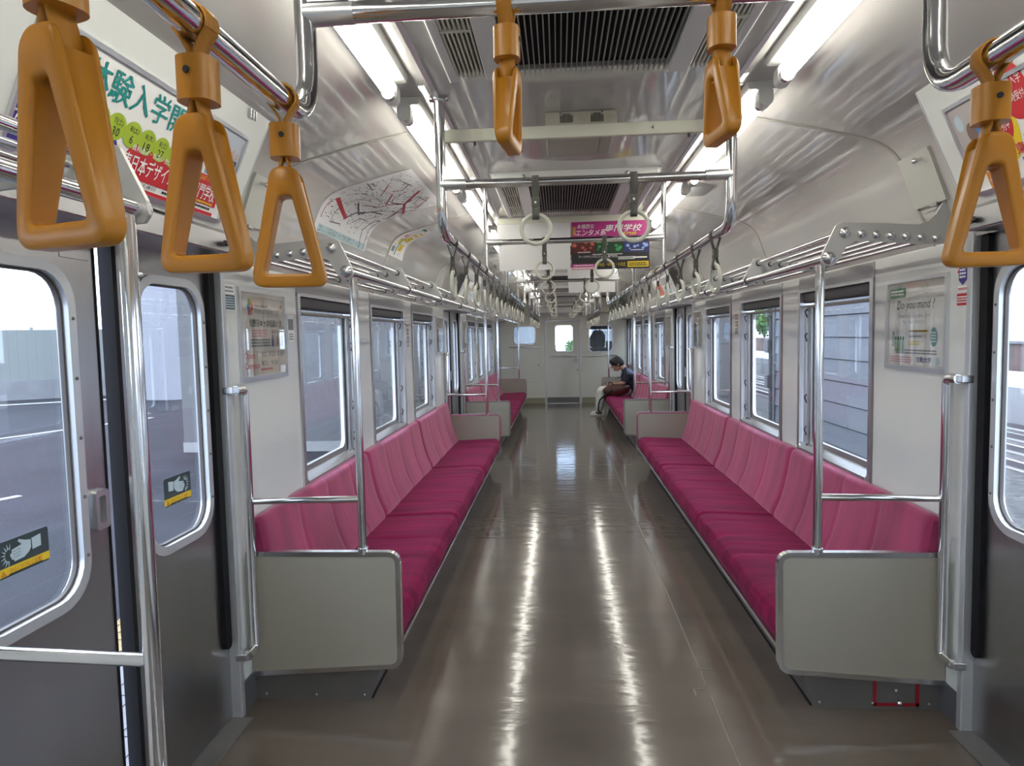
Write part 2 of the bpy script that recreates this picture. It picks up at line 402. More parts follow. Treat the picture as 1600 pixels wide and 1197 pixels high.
# ------------------------------------------------------------------ windows
def window_unit(s, y0, y1, n):
    w = struct(f'window_{n}', (s * XW, (y0 + y1) / 2, WZ0))
    m = M(); fx = FX(s)
    def ob(m, name, mt, **k): return m.obj(name, mt, w, **k)
    m.ring(rect_like(y0 - .022, y1 + .022, WZ0 - .02, WZ1 + .012, 4), rrect(y0 + .012, y1 - .012, WZ0 + .012, WZ1 - .005, .012, 4), fx, XW - .010, 1.425)
    fr = ob(m, 'window_frame', alu)
    m = M(); m.prism([(1.425, WZ0), (XW - .022, WZ0 - .012), (XW - .022, WZ0 + .006), (1.425, WZ0 + .05)], lambda a, b, d: (s * a, d, b), y0 + .01, y1 - .01); ob(m, 'sill', chrome2)
    m = M(); m.box((s * 1.362, y0 + .012, 1.625), (s * 1.42, y1 - .012, WZ1 - .004)); ob(m, 'blind_box', darkg, bevel=.008)
    m = M(); m.box((s * 1.366, y0 + .014, 1.595), (s * 1.400, y1 - .014, 1.612)); ob(m, 'blind_rail', steel_dark, bevel=.003)
    # sliding sash: stiles at the far side
    for a, b, x0, x1, mt in ((.028, .075, 1.362, 1.385, alu), (.090, .128, 1.372, 1.396, alu), (.076, .089, 1.385, 1.41, black), (.130, .152, 1.392, 1.41, black)):
        m = M(); m.box((s * x0, y1 - b, WZ0 + .03), (s * x1, y1 - a, 1.60)); ob(m, 'sash_stile', mt, bevel=.003)
    for z in (.87, 1.06, 1.42, 1.56):
        m = M(); m.tube(fillet([(s * 1.362, y1 - .085, z + .03), (s * 1.350, y1 - .085, z + .015), (s * 1.362, y1 - .085, z - .02)], .01, 3), .004, 6); ob(m, 'latch', darkg)
    m = M(); m.ring(rect_like(y0 + .014, y1 - .155, WZ0 + .035, 1.60, 6), rrect(y0 + .016, y1 - .182, WZ0 + .062, 1.598, .05, 6), fx, 1.388, 1.408); ob(m, 'sash_frame', alu)
    m = M(); m.box((s * 1.398, y0 + .014, WZ0 + .03), (s * 1.402, y1 - .15, 1.62)); ob(m, 'pane', glass)
for s in (-1, 1):
    for k, (a, b) in enumerate(WINS): window_unit(s, a, b, k + 1 + (9 if s > 0 else 0))

# ------------------------------------------------------------------ side doors
def side_door(s, ya, yb, n, gap=.0, ajar=.0):
    d = struct(f'door_{n}', (s * 1.40, (ya + yb) / 2, 0)); mid = ya + (yb - ya) * .4935; fx = FX(s)
    for k, (a, b, w0, w1) in enumerate(((ya - .02, mid - .033 - gap, ya + .105, mid - .134), (mid + .012 + ajar, yb + .02, mid + .164, yb - .095))):
        m = M(); m.ring(rect_like(a, b, .012, 1.80), rrect(w0, w1, .80, 1.665, .095), fx, 1.383, 1.415)
        leaf = m.obj('door_leaf', steel, d)
        m = M(); m.ring(rrect(w0 - .024, w1 + .024, .776, 1.689, .115), rrect(w0 + .004, w1 - .004, .804, 1.661, .092), fx, 1.375, 1.392); m.obj('window_rim', alu_w, leaf, bevel=.003)
        m = M(); m.ring(rrect(w0 + .004, w1 - .004, .804, 1.661, .092), rrect(w0 + .010, w1 - .010, .810, 1.655, .088), fx, 1.392, 1.404); m.obj('rubber_gasket', mat('gasket_brown', (.09, .075, .07), .5), leaf)
        m = M(); m.box((s * 1.397, w0 - .004, .79), (s * 1.401, w1 + .004, 1.67)); m.obj('pane', glass, leaf)
        m = M()
        for z in (.90, 1.06, 1.22, 1.38, 1.54):
            for y in (w0 - .011, w1 + .011): m.sphere((s * 1.374, y, z), .005, 6, 4)
        m.obj('rim_screws', steel_dark, leaf)['kind'] = 'stuff'
    m = M(); m.prism(rrect(mid - .0335 - gap, mid - .027 - gap, .02, 1.79, .002, 2), fx, 1.380, 1.418); m.obj('rubber_edge', black, d)
    m = M(); m.prism(rrect(mid - .006 + ajar, mid + .013 + ajar, .02, 1.79, .004, 2), fx, 1.378, 1.420); m.obj('rubber_edge', black, d)
    # recessed pull on the near leaf and on the far leaf
    for yc in (mid - .075 - gap, mid + .062 + ajar):
        m = M(); m.ring(rrect(yc - .027, yc + .027, .955, 1.065, .010), rrect(yc - .014, yc + .014, .972, 1.048, .006), fx, 1.366, 1.384); h = m.obj('pull_handle', alu, d, bevel=.002)
        m = M(); m.box((s * 1.379, yc - .015, .970), (s * 1.383, yc + .015, 1.05)); m.obj('pull_recess', steel_dark, h)
    # black finger guard by the far jamb, rounded at its foot
    m = M(); m.prism(rrect(yb - .052, yb - .010, .295, 1.785, .018), fx, 1.366, 1.390); m.obj('finger_guard', black, d)
    m = M(); m.prism(rrect(ya + .004, ya + .040, .295, 1.785, .016), fx, 1.362, 1.390); m.obj('finger_guard', black, d)
    # seam plate near the leaf head
    m = M(); m.box((s * 1.381, mid - .16 - gap, 1.70), (s * 1.384, mid - .05 - gap, 1.79)); m.obj('cover_plate', steel, d, bevel=.001)
n = 0
for (a, b) in DOORS:
    for s in (-1, 1): n += 1; side_door(s, a, b, n, gap=-.011 if n == 1 else 0, ajar=.060 if n == 1 else 0)

# door-engine headers and sloping advert boards over the doors
def header(s, y0, y1, n):
    m = M(); m.prism([(1.205, 1.768), (1.205, 1.838), (1.42, 1.838), (1.42, 1.768)], lambda a, b, d: (s * a, d, b), y0, y1)
    h = tag(m.obj(f'trim_{30 + n}', steel, bevel=.006), kind='structure')
    m = M(); m.tube([(s * 1.20, y1 - .03, 1.80), (s * 1.165, y1 - .03, 1.80)], .010, 8); m.tube([(s * 1.19, y1 - .055, 1.80), (s * 1.19, y1 + .01, 1.80)], .007, 8); m.obj('hinge_pin', darkg, h)
n = 0
ADS = {}
for i, (y0, y1) in enumerate(((1.02, 2.27), (7.44, 8.70), (13.49, 14.60))):
    for s in (-1, 1):
        n += 1; header(s, y0, y1, n)
        lab = f"{['white sloping advert board above', 'white sloping board above', 'white sloping board above'][i]} the {['nearest', 'middle', 'last'][i]} door on the {'left' if s < 0 else 'right'} side"
        o = Vector((s * 1.202, y0 if s < 0 else y1, 1.842)); u = (0, 1, 0) if s < 0 else (0, -1, 0); v = (-s * .160, 0, .362)
        pl = Pl(o, u, v); L = y1 - y0; H = math.hypot(.160, .362)
        m = M(); pbox(m, pl, 0, L, 0, H, -.016, 0)
        b = tag(m.obj('advert_board', wallm, origin=o), lab, 'board')
        e = L if s < 0 else 0
        m = M(); pbox(m, pl, min(e, e + (.004 if s < 0 else -.004)), max(e, e + (.004 if s < 0 else -.004)), 0, H, -.02, .002); m.obj('edge_strip', alu_w, b)
        m = M()
        for q in (.012, .03, .048):
            a = L - .10 - q if s < 0 else .10 + q
            m.tube([pl.p(a, H - .004, .004), pl.p(a + .012, H - .03, .008)], .004, 6)
        m.obj('spring_clip', chrome2, b)
        ADS[(i, s)] = (pl, L, H)

# ------------------------------------------------------------------ end wall fittings
def end_wall():
    d = struct('door_7', (0, YE, 0)); y = YE
    m = M(); m.ring(rect_like(-.355, .345, .01, 1.752), rrect(-.169, .221, 1.113, 1.676, .07), FY, y + .012, y + .040); leaf = m.obj('door_leaf', mat('end_door_cream', (.80, .79, .71), .25), d)
    m = M(); m.box((-.352, y + .008, .012), (.342, y + .012, .125)); m.obj('kick_plate', steel_dark, leaf)
    m = M(); m.ring(rrect(-.176, .228, 1.106, 1.683, .076), rrect(-.160, .212, 1.122, 1.667, .062), FY, y + .004, y + .045); m.obj('window_rim', chrome2, leaf)
    m = M(); m.box((-.17, y + .024, 1.11), (.222, y + .028, 1.68)); m.obj('pane', glass, leaf)
    for a, b in ((-.392, -.355), (.345, .378)):
        m = M(); m.box((a, y - .012, 0), (b, y + .05, 1.785)); m.obj('door_frame', alu_w, d, bevel=.003)
    m = M(); m.box((-.392, y - .012, 1.752), (.378, y + .05, 1.785)); m.obj('door_frame', alu_w, d, bevel=.003)
    m = M(); m.tube(fillet([(-.287, y + .012, 1.012), (-.287, y - .03, 1.012), (.288, y - .03, 1.012), (.288, y + .012, 1.012)], .015), .010, 8); m.obj('handrail', chrome2, d)
    m = M(); m.prism(rrect(.25, .30, .875, .955, .008), FY, y + .004, y + .012); lk = m.obj('lock_plate', steel, d)
    m = M(); m.tube(fillet([(.276, y + .006, .895), (.276, y - .035, .895), (.165, y - .035, .885)], .012), .009, 8); m.obj('lever', chrome2, lk)
    m = M(); m.prism(rrect(.298, .318, .695, .735, .006), FY, y + .004, y + .012); m.obj('keyhole', steel_dark, d)
    tx = Pl((-.169, y + .023, 1.113), (1, 0, 0), (0, 0, 1)); text(leaf, tx, '乗務員室', ink, .10, .26, .05, .2)
    for k, (x0, x1, z0, z1) in enumerate(((-1.058, -.586, 1.275, 1.676), (.558, 1.063, 1.087, 1.66))):
        w = struct(f'window_{19 + k}', ((x0 + x1) / 2, y, z0))
        m = M(); m.ring(rect_like(x0, x1, z0, z1), rrect(x0 + .014, x1 - .014, z0 + .014, z1 - .014, .085), FY, y + .004, y + .05); m.obj('corner_filler', alu_w, w)
        m = M(); m.ring(rrect(x0 - .01, x1 + .01, z0 - .01, z1 + .01, .10), rrect(x0 + .014, x1 - .014, z0 + .014, z1 - .014, .08), FY, y - .010, y + .01); m.obj('window_frame', chrome2, w)
        m = M(); m.box((x0, y + .024, z0), (x1, y + .028, z1)); m.obj('pane', glass, w)
    for nm, a, b, z, lab in (('grab_rail', -1.156, -.45, 1.222, 'slim chrome rail under the left window of the end wall'), ('grab_rail', .424, 1.159, 1.010, 'slim chrome rail under the right window of the end wall')):
        m = M(); m.tube(fillet([(a, y, z), (a, y - .035, z), (b, y - .035, z), (b, y, z)], .015), .011, 8)
        tag(m.obj(nm, chrome2, origin=((a + b) / 2, y, z)), lab, 'handrail')
    o = (-.77, y, .459); t = thing('cabinet_hatch', 'flush cream hatch with metal edging low on the end wall left of the door', 'hatch', o)
    m = M(); m.box((-1.05, y - .006, .467), (-.491, y, 1.19)); m.obj('hatch_door', mat('end_door_cream', (.80, .79, .71), .25), t)
    m = M(); m.ring(rect_like(-1.064, -.477, .453, 1.204, 1), rect_like(-1.05, -.491, .467, 1.19, 1), FY, y - .010, y); m.obj('edging', alu_w, t)
    m = M(); m.prism(rrect(-.535, -.52, .80, .85, .005), FY, y - .012, y - .006); m.obj('catch', steel_dark, t)
    # white equipment box under the ceiling in front of the end wall
    o = (0, 14.4, 1.93); t = thing('ceiling_cabinet', 'long white cabinet under the ceiling above the end wall door', 'cabinet', o)
    for a, b in ((-.575, .018), (.024, .582)):
        m = M(); m.box((a, 14.25, 1.930), (b, YE - .01, 2.234)); m.obj('cabinet_panel', white, t, bevel=.004)
    m = M(); m.box((.42, 14.35, 1.87), (.58, YE - .01, 1.928)); m.obj('lower_box', cream, t)
    for s in (-1, 1):
        o = (s * .78, 14.3, 1.83); m = M(); m.prism([(.59, 1.93), (.59, 2.25), (.80, 2.25), (.98, 2.20), (.98, 1.93)], lambda a, b, d_: (s * a, d_, b), 14.4, YE - .005)
        tag(m.obj('corner_cabinet', cream, origin=o), f"cream corner cabinet under the ceiling {'left' if s < 0 else 'right'} of the end wall door", 'cabinet')
end_wall()

# driver's cab seen through the end windows
def cab():
    m = M(); m.box((-1.4, YE + .05, -.05), (1.4, 16.6, 0)); tag(m.obj('floor.001', floorm), kind='structure')
    m = M(); m.prism([(-1.42, 2.0), (1.42, 2.0), (.9, 2.25), (-.9, 2.25)], FY, YE + .06, 16.6); tag(m.obj('ceiling.001', darkg), kind='structure')
    m = M()
    for s in (-1, 1): m.box((s * 1.36, YE + .05, 0), (s * 1.42, 16.6, .9)); m.box((s * 1.36, YE + .05, 1.7), (s * 1.42, 16.6, 2.05)); m.box((s * 1.36, YE + .05, .9), (s * 1.42, 15.2, 1.7)); m.box((s * 1.36, 16.2, .9), (s * 1.42, 16.6, 1.7))
    tag(m.obj('wall_cab', darkg), kind='structure')
    m = M(); m.box((-1.42, 16.55, 0), (1.42, 16.65, .98)); m.box((-1.42, 16.55, 1.80), (1.42, 16.65, 2.2)); m.box((.40, 16.55, 1.585), (1.34, 16.65, 1.82)); m.box((-1.40, 16.55, 1.68), (-.46, 16.65, 1.82))
    for x in (-1.40, -.46, .40, 1.34): m.box((x - .06, 16.55, .9), (x + .06, 16.65, 1.9))
    tag(m.obj('wall_front', darkg), kind='structure')
    for k, (a, b) in enumerate(((-1.34, -.52), (-.40, .34), (.46, 1.28))):
        w = struct(f'window_{21 + k}', ((a + b) / 2, 16.6, .98)); m = M(); m.box((a, 16.595, .97), (b, 16.600, 1.81)); m.obj('pane', glass, w)
    o = (-.9, 16.2, 0); t = thing('driver_desk', "dark control desk in the driver's cab behind the left end window", 'desk', o)
    m = M(); m.prism([(16.54, 0), (16.54, 1.24), (16.2, 1.18), (16.0, 1.02), (16.0, 0)], lambda a, b, d: (d, a, b), -1.35, -.42); m.obj('desk_body', darkg, t)
    m = M(); m.box((-1.1, 16.22, 1.20), (-.7, 16.4, 1.28)); m.obj('instrument_panel', greyp, t, bevel=.01)
    o = (.85, 16.2, 0); m = M(); m.box((.42, 16.0, 0), (1.34, 16.5, 1.16)); tag(m.obj('equipment_case', darkg, origin=o, bevel=.01), 'dark equipment case behind the right end window in the cab', 'case')
    # backpack and boxes on the case
    o = (.82, 16.15, 1.16); t = thing('backpack', 'dark backpack with a top loop standing behind the right end window', 'bag', o)
    m = M(); m.prism(fil2([(.66, 1.16), (.99, 1.16), (1.0, 1.44), (.92, 1.56), (.74, 1.56), (.65, 1.42)], .05), FY, 16.05, 16.25); m.obj('bag_body', mat('bag_black', (.015, .015, .018), .6), t, bevel=.03)
    m = M(); m.tube(fillet([(.78, 16.15, 1.55), (.78, 16.15, 1.60), (.88, 16.15, 1.60), (.88, 16.15, 1.55)], .03), .012, 8); m.obj('carry_loop', black, t)
    o = (.58, 16.1, 1.16); m = M(); m.box((.50, 16.02, 1.16), (.655, 16.2, 1.40)); tag(m.obj('storage_box', mat('box_blue', (.10, .12, .20), .6), origin=o, bevel=.008), 'blue-grey box beside the dark backpack behind the end window', 'box')
    o = (1.15, 16.1, 1.16); m = M(); m.box((1.02, 16.03, 1.16), (1.30, 16.22, 1.30)); tag(m.obj('storage_box', mat('box_dark', (.04, .045, .06), .6), origin=o, bevel=.008), 'low dark box right of the backpack behind the end window', 'box')
cab()

# ------------------------------------------------------------------ benches
SEC = [(2.597, 7.355), (8.804, 13.388)]
def seat_section(s, y0, y1, nm, where):
    side = 'left' if s < 0 else 'right'
    t = thing('long_bench', f'magenta velvet bench with cream end panels, {where} bench on the {side} side', 'bench', (s * 1.05, (y0 + y1) / 2, 0), 'magenta benches along the walls')
    X = lambda m: m.side(s)
    # end panels with chrome rim
    for k, (a, b) in enumerate(((y0, y0 + .024), (y1 - .024, y1))):
        out = fil2([(1.353, .125), (1.353, .615), (.740, .615), (.744, .163)], [0, 0, .040, .030], 6)
        m = M(); m.prism(out, FY, a, b); pn = X(m).obj('end_panel', panelm, t)
        ctr = fillet([(1.353, 0, .617), (.739, 0, .617), (.743, 0, .160), (1.353, 0, .121)], .045, 12)
        m = M(); w = Vector((0, .030, 0)); yc = (a + b) / 2
        m.ribbon([(p.x, yc, p.z) for p in ctr], w, th=.019, smooth=False); X(m).obj('chrome_rim', chrome2, pn)
    ya, yb = y0 + .026, y1 - .026
    # stainless heater box under the seat, front leaning inwards
    m = M(); m.prism([(1.35, .0), (.876, .0), (.874, .012), (.795, .235), (1.35, .235)], FY, ya + .002, yb - .002)
    base = X(m).obj('heater_box', steel_dark, t, bevel=.004)
    m = M()
    for x, z in ((.90, .024), (1.10, .022), (1.31, .022)): m.sphere((x, ya, z), .006, 8, 4, (1, .6, 1))
    X(m).obj('box_screws', steel, base)['kind'] = 'stuff'
    m = M(); m.box((.880, ya + .02, 0), (.870, yb - .02, .010)); X(m).obj('toe_strip', black, base)
    m = M(); m.box((.745, ya, .222), (1.25, yb, .240)); X(m).obj('seat_rail', alu, t)
    # three seat cushions and three backrests
    rnd = random.Random(int(y0 * 10) + s)
    L = (yb - ya) / 3
    for k in range(3):
        a, b = ya + k * L + .003, ya + (k + 1) * L - .003
        sec = [(.765, .238), (.748, .252), (.738, .285), (.740, .320), (.755, .346), (.785, .358), (.84, .360), (.90, .357), (.96, .354), (1.02, .351), (1.09, .348), (1.16, .344), (1.22, .340)]
        wr = [(rnd.uniform(.1, .9), rnd.uniform(.2, .8), rnd.uniform(.006, .012)) for _ in range(5)]
        def f(u, v, a=a, b=b, wr=wr):
            i = v * (len(sec) - 1); j = min(int(i), len(sec) - 2); q = i - j
            x = sec[j][0] * (1 - q) + sec[j + 1][0] * q; z = sec[j][1] * (1 - q) + sec[j + 1][1] * q
            e = min(u, 1 - u) * (b - a); d = 0
            if e < .035: d = .020 * (1 - math.sqrt(max(0, 1 - (1 - e / .035) ** 2)))
            top = max(0, min(1, (z - .30) / .05))
            crease = sum(dp * math.exp(-((u - p) * (b - a) / .018 - (v - .5) * 1.5) ** 2) * math.exp(-((v - c) / .30) ** 2) for p, c, dp in wr)
            bulge = .006 * math.sin(math.pi * u) * top
            return (x + d * .8 + (.004 * math.sin(u * 19 + k) if v < .4 else 0), a + u * (b - a), z - d * top - crease * top + bulge)
        m = M(); m.grid(f, 72, 36)
        for yy in (a, b): m.add([(x + .01, yy, z - .012) for x, z in sec] + [(1.22, yy, .238)], [tuple(range(len(sec) + 1))])
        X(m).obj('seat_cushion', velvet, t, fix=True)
        bs = [(1.352, .36), (1.352, .742), (1.346, .752), (1.330, .756), (1.312, .752), (1.300, .738), (1.293, .70), (1.281, .62), (1.262, .53), (1.242, .46), (1.222, .41), (1.205, .375), (1.198, .345), (1.205, .325)]
        def g(u, v, a=a, b=b):
            i = v * (len(bs) - 1); j = min(int(i), len(bs) - 2); q = i - j
            x = bs[j][0] * (1 - q) + bs[j + 1][0] * q; z = bs[j][1] * (1 - q) + bs[j + 1][1] * q
            e = min(u, 1 - u) * (b - a); d = 0; fr = max(0, min(1, (v - .22) / .12))
            if e < .045: d = .020 * (1 - math.sqrt(max(0, 1 - (1 - e / .045) ** 2)))
            lob = abs(math.sin(math.pi * u * 4)); seam = 0
            for p in (.25, .5, .75): seam += .006 * math.exp(-((u - p) * (b - a) / .009) ** 2)
            return (x + (d + seam * (.4 + .6 * max(0, min(1, (.74 - z) / .1)) * min(1, (z - .33) / .08)) - .0035 * lob ** .6 * fr * max(0, min(1, (.75 - z) / .1))) * fr, a + u * (b - a), z - d * (1 if z > .7 else 0))
        m = M(); m.grid(g, 96, 30)
        for yy in (a, b): m.add([(x + (.014 if x < 1.33 else 0), yy, min(z, .738)) for x, z in bs], [tuple(range(len(bs)))])
        X(m).obj('backrest', velvet_lit, t, fix=True)
    return t
BENCH = {}
for i, (a, b) in enumerate(SEC):
    for s in (-1, 1): BENCH[(i, s)] = seat_section(s, a, b, '', ['nearer', 'farther'][i])
# emergency valve marking on the right heater box, facing the camera
def valve():
    base = [c for c in BENCH[(0, 1)].children if c.name.startswith('heater_box')][0]; y = 2.597 + .026
    m = M()
    m.box((1.100, y - .001, .013), (1.272, y, .026)); m.box((1.100, y - .001, .013), (1.113, y, .135)); m.box((1.259, y - .001, .013), (1.272, y, .135))
    m.obj('red_border', mat('border_red', (.30, .01, .02), .5), base)
    m = M(); m.tube([(1.190, y, .036), (1.190, y - .018, .036)], .010, 10); m.sphere((1.190, y - .020, .036), .011, 10, 6); m.obj('valve_knob', chrome2, base)
    m = M(); m.prism([(1.180, .080), (1.192, .080), (1.186, .068)], FY, y - .001, y); m.obj('white_triangle', whitei, base)
valve()

# ------------------------------------------------------------------ partition poles and wall grab bars at the bench ends
def partition(s, y, d, label):
    t = thing('partition_pole', label, 'pole', (s * .88, y, .62), 'chrome poles at the bench ends')
    m = M(); m.tube([(.880, y, .620), (.880, y, 1.705)], .0165, 14); m.side(s).obj('pole', chrome, t)
    for za, zb, r in ((.616, .640, .021), (1.63, 1.66, .0185)): m = M(); m.tube([(.880, y, za), (.880, y, zb)], r, 14); m.side(s).obj('collar', chrome2, t)
    m = M(); m.tube([(.880, y, .836), (1.318, y - d * .035, .838)], .0135, 12); m.side(s).obj('crossbar', chrome, t)
    m = M(); m.tube(fillet([(1.318, y - d * .115, 1.285), (1.318, y - d * .045, 1.285), (1.318, y - d * .045, .245), (1.318, y - d * .115, .245)], .025, 5), .0185, 12)
    m.side(s).obj('wall_grab', chrome, t)
    for z in (1.285, .245): m = M(); m.box((1.315, y - d * .135, z - .014), (1.358, y - d * .095, z + .014)); m.side(s).obj('bracket', chrome2, t, bevel=.004)
PN = {(0, -1): 'near end', (0, 1): 'near end', (1, -1): 'far end', (1, 1): 'far end'}
for i, (a, b) in enumerate(SEC):
    for s in (-1, 1):
        sd = 'left' if s < 0 else 'right'; bn = ['nearer', 'farther'][i]
        partition(s, a + .012, 1, f'chrome pole with crossbar on the near end panel of the {bn} {sd} bench')
        partition(s, b - .012, -1, f'chrome pole with crossbar on the far end panel of the {bn} {sd} bench')
# the pole beside the open door, from the bench behind the camera
def pole0():
    y = 1.25; t = thing('partition_pole', 'thick chrome pole standing in front of the half-open left door', 'pole', (-.90, y, 0), 'chrome poles at the bench ends')
    m = M(); m.tube([(-.90, y, .55), (-.90, y, 1.715)], .0165, 16); m.obj('pole', chrome, t)
    m = M(); m.tube([(-.90, y, .845), (-1.318, y + .02, .847)], .0135, 12); m.obj('crossbar', chrome, t)
    m = M(); m.prism(fil2([(1.353, .125), (1.353, .615), (.740, .615), (.744, .163)], [0, 0, .040, .030], 6), lambda a, b, d: (-a, d, b - .05), y - .012, y + .012); p = m.obj('end_panel', panelm, t)
    m = M(); m.ribbon([(-q.x, y, q.z - .05) for q in fillet([(1.353, 0, .617), (.739, 0, .617), (.743, 0, .160), (1.353, 0, .121)], .045, 7)], (0, .03, 0), th=.017); m.obj('chrome_rim', chrome2, p)
    m = M(); m.sphere((-.884, y + .008, 1.60), .006, 8, 5); m.obj('screw', chrome2, t)
pole0()

# ------------------------------------------------------------------ luggage racks
RODS = [(1.003 + .0516 * k, 1.809 - .0045 * k) for k in range(6)]
def bracket_outline(end):
    if end:
        return [(.875, 1.700), (.905, 1.698), (.922, 1.712), (.955, 1.768), (.985, 1.784), (1.03, 1.784), (1.20, 1.768), (1.345, 1.765), (1.350, 1.80), (1.315, 1.90), (1.300, 1.925), (1.280, 1.905), (1.262, 1.872), (1.235, 1.848), (1.20, 1.836), (1.08, 1.845), (.935, 1.853), (.915, 1.842), (.868, 1.742), (.864, 1.715)]
    return [(.876, 1.705), (.902, 1.700), (.95, 1.735), (1.08, 1.768), (1.30, 1.768), (1.345, 1.79), (1.30, 1.815), (1.05, 1.835), (.945, 1.850), (.922, 1.842), (.868, 1.738)]
def rack(s, ya, yb, brs, label, near_end=True, far_end=True):
    t = thing('luggage_rack', label, 'luggage rack', (s * 1.1, (ya + yb) / 2, 1.7), 'luggage racks of chrome rods')
    m = M(); m.tube([(.890, ya, 1.727), (.890, yb, 1.727)], .0165, 12); m.side(s).obj('rod', chrome, t)
    m = M(); m.tube([(.945, ya, 1.817), (.945, yb, 1.817)], .0125, 12); m.side(s).obj('rod', chrome, t)
    for x, z in RODS:
        m = M(); m.tube([(x, ya, z), (x, yb, z)], .009, 8); m.side(s).obj('rod', chrome, t)
    for y, end in [(ya, True)] * near_end + [(yb, True)] * far_end + [(q, False) for q in brs]:
        m = M(); m.prism(bracket_outline(end), FY, y - .006, y + .006); b = m.side(s).obj('rack_bracket', rackm, t, bevel=.003)
        if end:
            for sgn in ((-1,) if y == ya else (1,)):
                for x, z, r in [(.890, 1.727, .024), (.945, 1.815, .021)] + [(x, z, .015) for x, z in RODS]:
                    m = M(); m.sphere((x, y + sgn * .009, z), r, 12, 8, (1, .8, 1)); m.side(s).obj('ball_bolt', chrome2, b)
        else:
            m = M()
            for x, z, r in [(.890, 1.727, .0195), (.945, 1.817, .0155)] + [(x, z, .012) for x, z in RODS]: m.tube([(x, y - .012, z), (x, y + .012, z)], r, 10)
            m.side(s).obj('rod_bushes', darkg, b)['kind'] = 'stuff'
for i, (a, b) in enumerate(SEC):
    for s in (-1, 1):
        rack(s, a - .035, b + .03, [a + q for q in (1.02, 1.99, 2.96, 3.90)], f"chrome rod luggage rack over the {['nearer', 'farther'][i]} bench on the {'left' if s < 0 else 'right'} side")
rack(-1, -.9, 1.27, [.2], 'end of a chrome rod luggage rack beside the half-open left door', near_end=False)

# ------------------------------------------------------------------ strap rails, cross rails
RX, RZ = .458, 1.803
def strap_rail(s, ya, yb, x, z, label, fore=True, zt=2.236):
    t = thing('strap_rail', label, 'rail', (s * x, (ya + yb) / 2, z), 'chrome strap rails under the ceiling')
    pts = ([(x, ya, zt)] if fore else []) + [(x, ya, z), (x, yb, z), (x, yb, zt)]
    m = M(); m.tube(fillet(pts, .085, 9), .0170, 14); m.side(s).obj('rail', chrome, t)
    for y in ([ya] if fore else []) + [yb]:
        m = M(); m.tube([(x, y, zt - .014), (x, y, zt)], .026, 14); m.tube([(x - .03, y, zt - .008), (x + .03, y, zt - .008)], .010, 8); m.side(s).obj('ceiling_flange', chrome2, t)
    # second hanger bolted beside the post
    for y, dy in ([(ya, .03)] if fore else []):
        m = M(); m.tube([(x, y + dy, z + .16), (x, y + dy, zt)], .010, 10); m.side(s).obj('hanger', chrome2, t)
    n = 1
    while ya + n * 1.375 < yb - .3:
        y = ya + n * 1.375; m = M(); m.tube([(x, y, z), (x, y, zt)], .0125, 10); m.tube([(x, y, z + .12), (x, y, z + .16)], .0165, 10); m.side(s).obj('drop_post', chrome, t); n += 1
for s in (-1, 1):
    sd = 'left' if s < 0 else 'right'
    strap_rail(s, -1.2, 1.105, .487, 1.822, f'{sd} chrome rail holding the orange strap handles, bent up at its end', fore=False)
    strap_rail(s, 2.205, 7.57, RX, RZ, f'long {sd} chrome strap rail over the nearer bench')
    strap_rail(s, 8.97, 13.40, RX, RZ, f'far {sd} chrome strap rail over the farther bench')
BARS = [1.105, 2.205, 3.58, 4.90, 6.20, 7.57, 8.97, 10.44, 11.80]
def cross_rail(y, k):
    x = .480 if k == 0 else .452; z = 1.990 if k == 0 else 1.958
    t = thing('cross_rail', f'chrome cross rail under the ceiling, {ORD[k]} from the camera', 'rail', (0, y, z), 'chrome cross rails under the ceiling')
    m = M(); m.tube([(-x, y, z), (x, y, z)], .0145 if k else .0165, 12); m.obj('bar', chrome, t)
    for s in (-1, 1):
        m = M(); m.tube([(s * (x + .006), y, z), (s * (x - .075), y, z)], [.019, .0175], 12); m.prism([(s * x, z + .06), (s * x, z + .014), (s * (x - .07), z + .014), (s * (x - .055), z + .026)], FY, y - .014, y + .014)
        m.obj('end_socket', alu, t, bevel=.003)
for k, y in enumerate(BARS): cross_rail(y, k)

# ------------------------------------------------------------------ strap handles
def loop_path(zr, rr, zmid0, zmid1, zb, rb, n=8):
    """belt loop in a vertical plane (a, z): over the rail, pinched at the buckle, round the handle"""
    pts = []
    for k in range(n + 1): a = math.radians(-20 + 220 * k / n); pts.append((rr * math.cos(a), zr + rr * math.sin(a)))
    pts += [(-rr * .55, zr - (zr - zmid0) * .55), (-.0035, zmid0), (-.0035, zmid1), (-rb * .8, zb + (zmid1 - zb) * .45)]
    for k in range(n + 1): a = math.radians(160 + 220 * k / n); pts.append((rb * math.cos(a), zb + rb * math.sin(a)))
    pts += [(rb * .8, zb + (zmid1 - zb) * .45), (.0035, zmid1), (.0035, zmid0), (rr * .55, zr - (zr - zmid0) * .55)]
    return pts + [pts[0]]
def ring_strap():
    # hangs under a rail running along y; origin on the rail axis
    t = thing('hanging_strap', '', 'hanging strap', (0, 0, 0), '')
    m = M(); m.ribbon([(a, 0, z) for a, z in loop_path(0, .0195, -.052, -.078, -.108, .011)], (0, .022, 0), th=.0022); m.obj('belt', belt, t)
    m = M(); m.box((-.0075, -.0125, -.080), (.0075, .0125, -.050)); bk = m.obj('buckle', belt, t, bevel=.002)
    m = M(); m.tube([(-.0085, 0, -.066), (.0085, 0, -.066)], .004, 8); m.obj('rivet', chrome2, bk)
    m = M(); m.tube([(0, .0465 * math.cos(2 * math.pi * k / 28), -.1495 + .0465 * math.sin(2 * math.pi * k / 28)) for k in range(28)], .0068, 10, closed=True); m.obj('ring', ivory, t)
    return t
r0 = ring_strap(); first = True
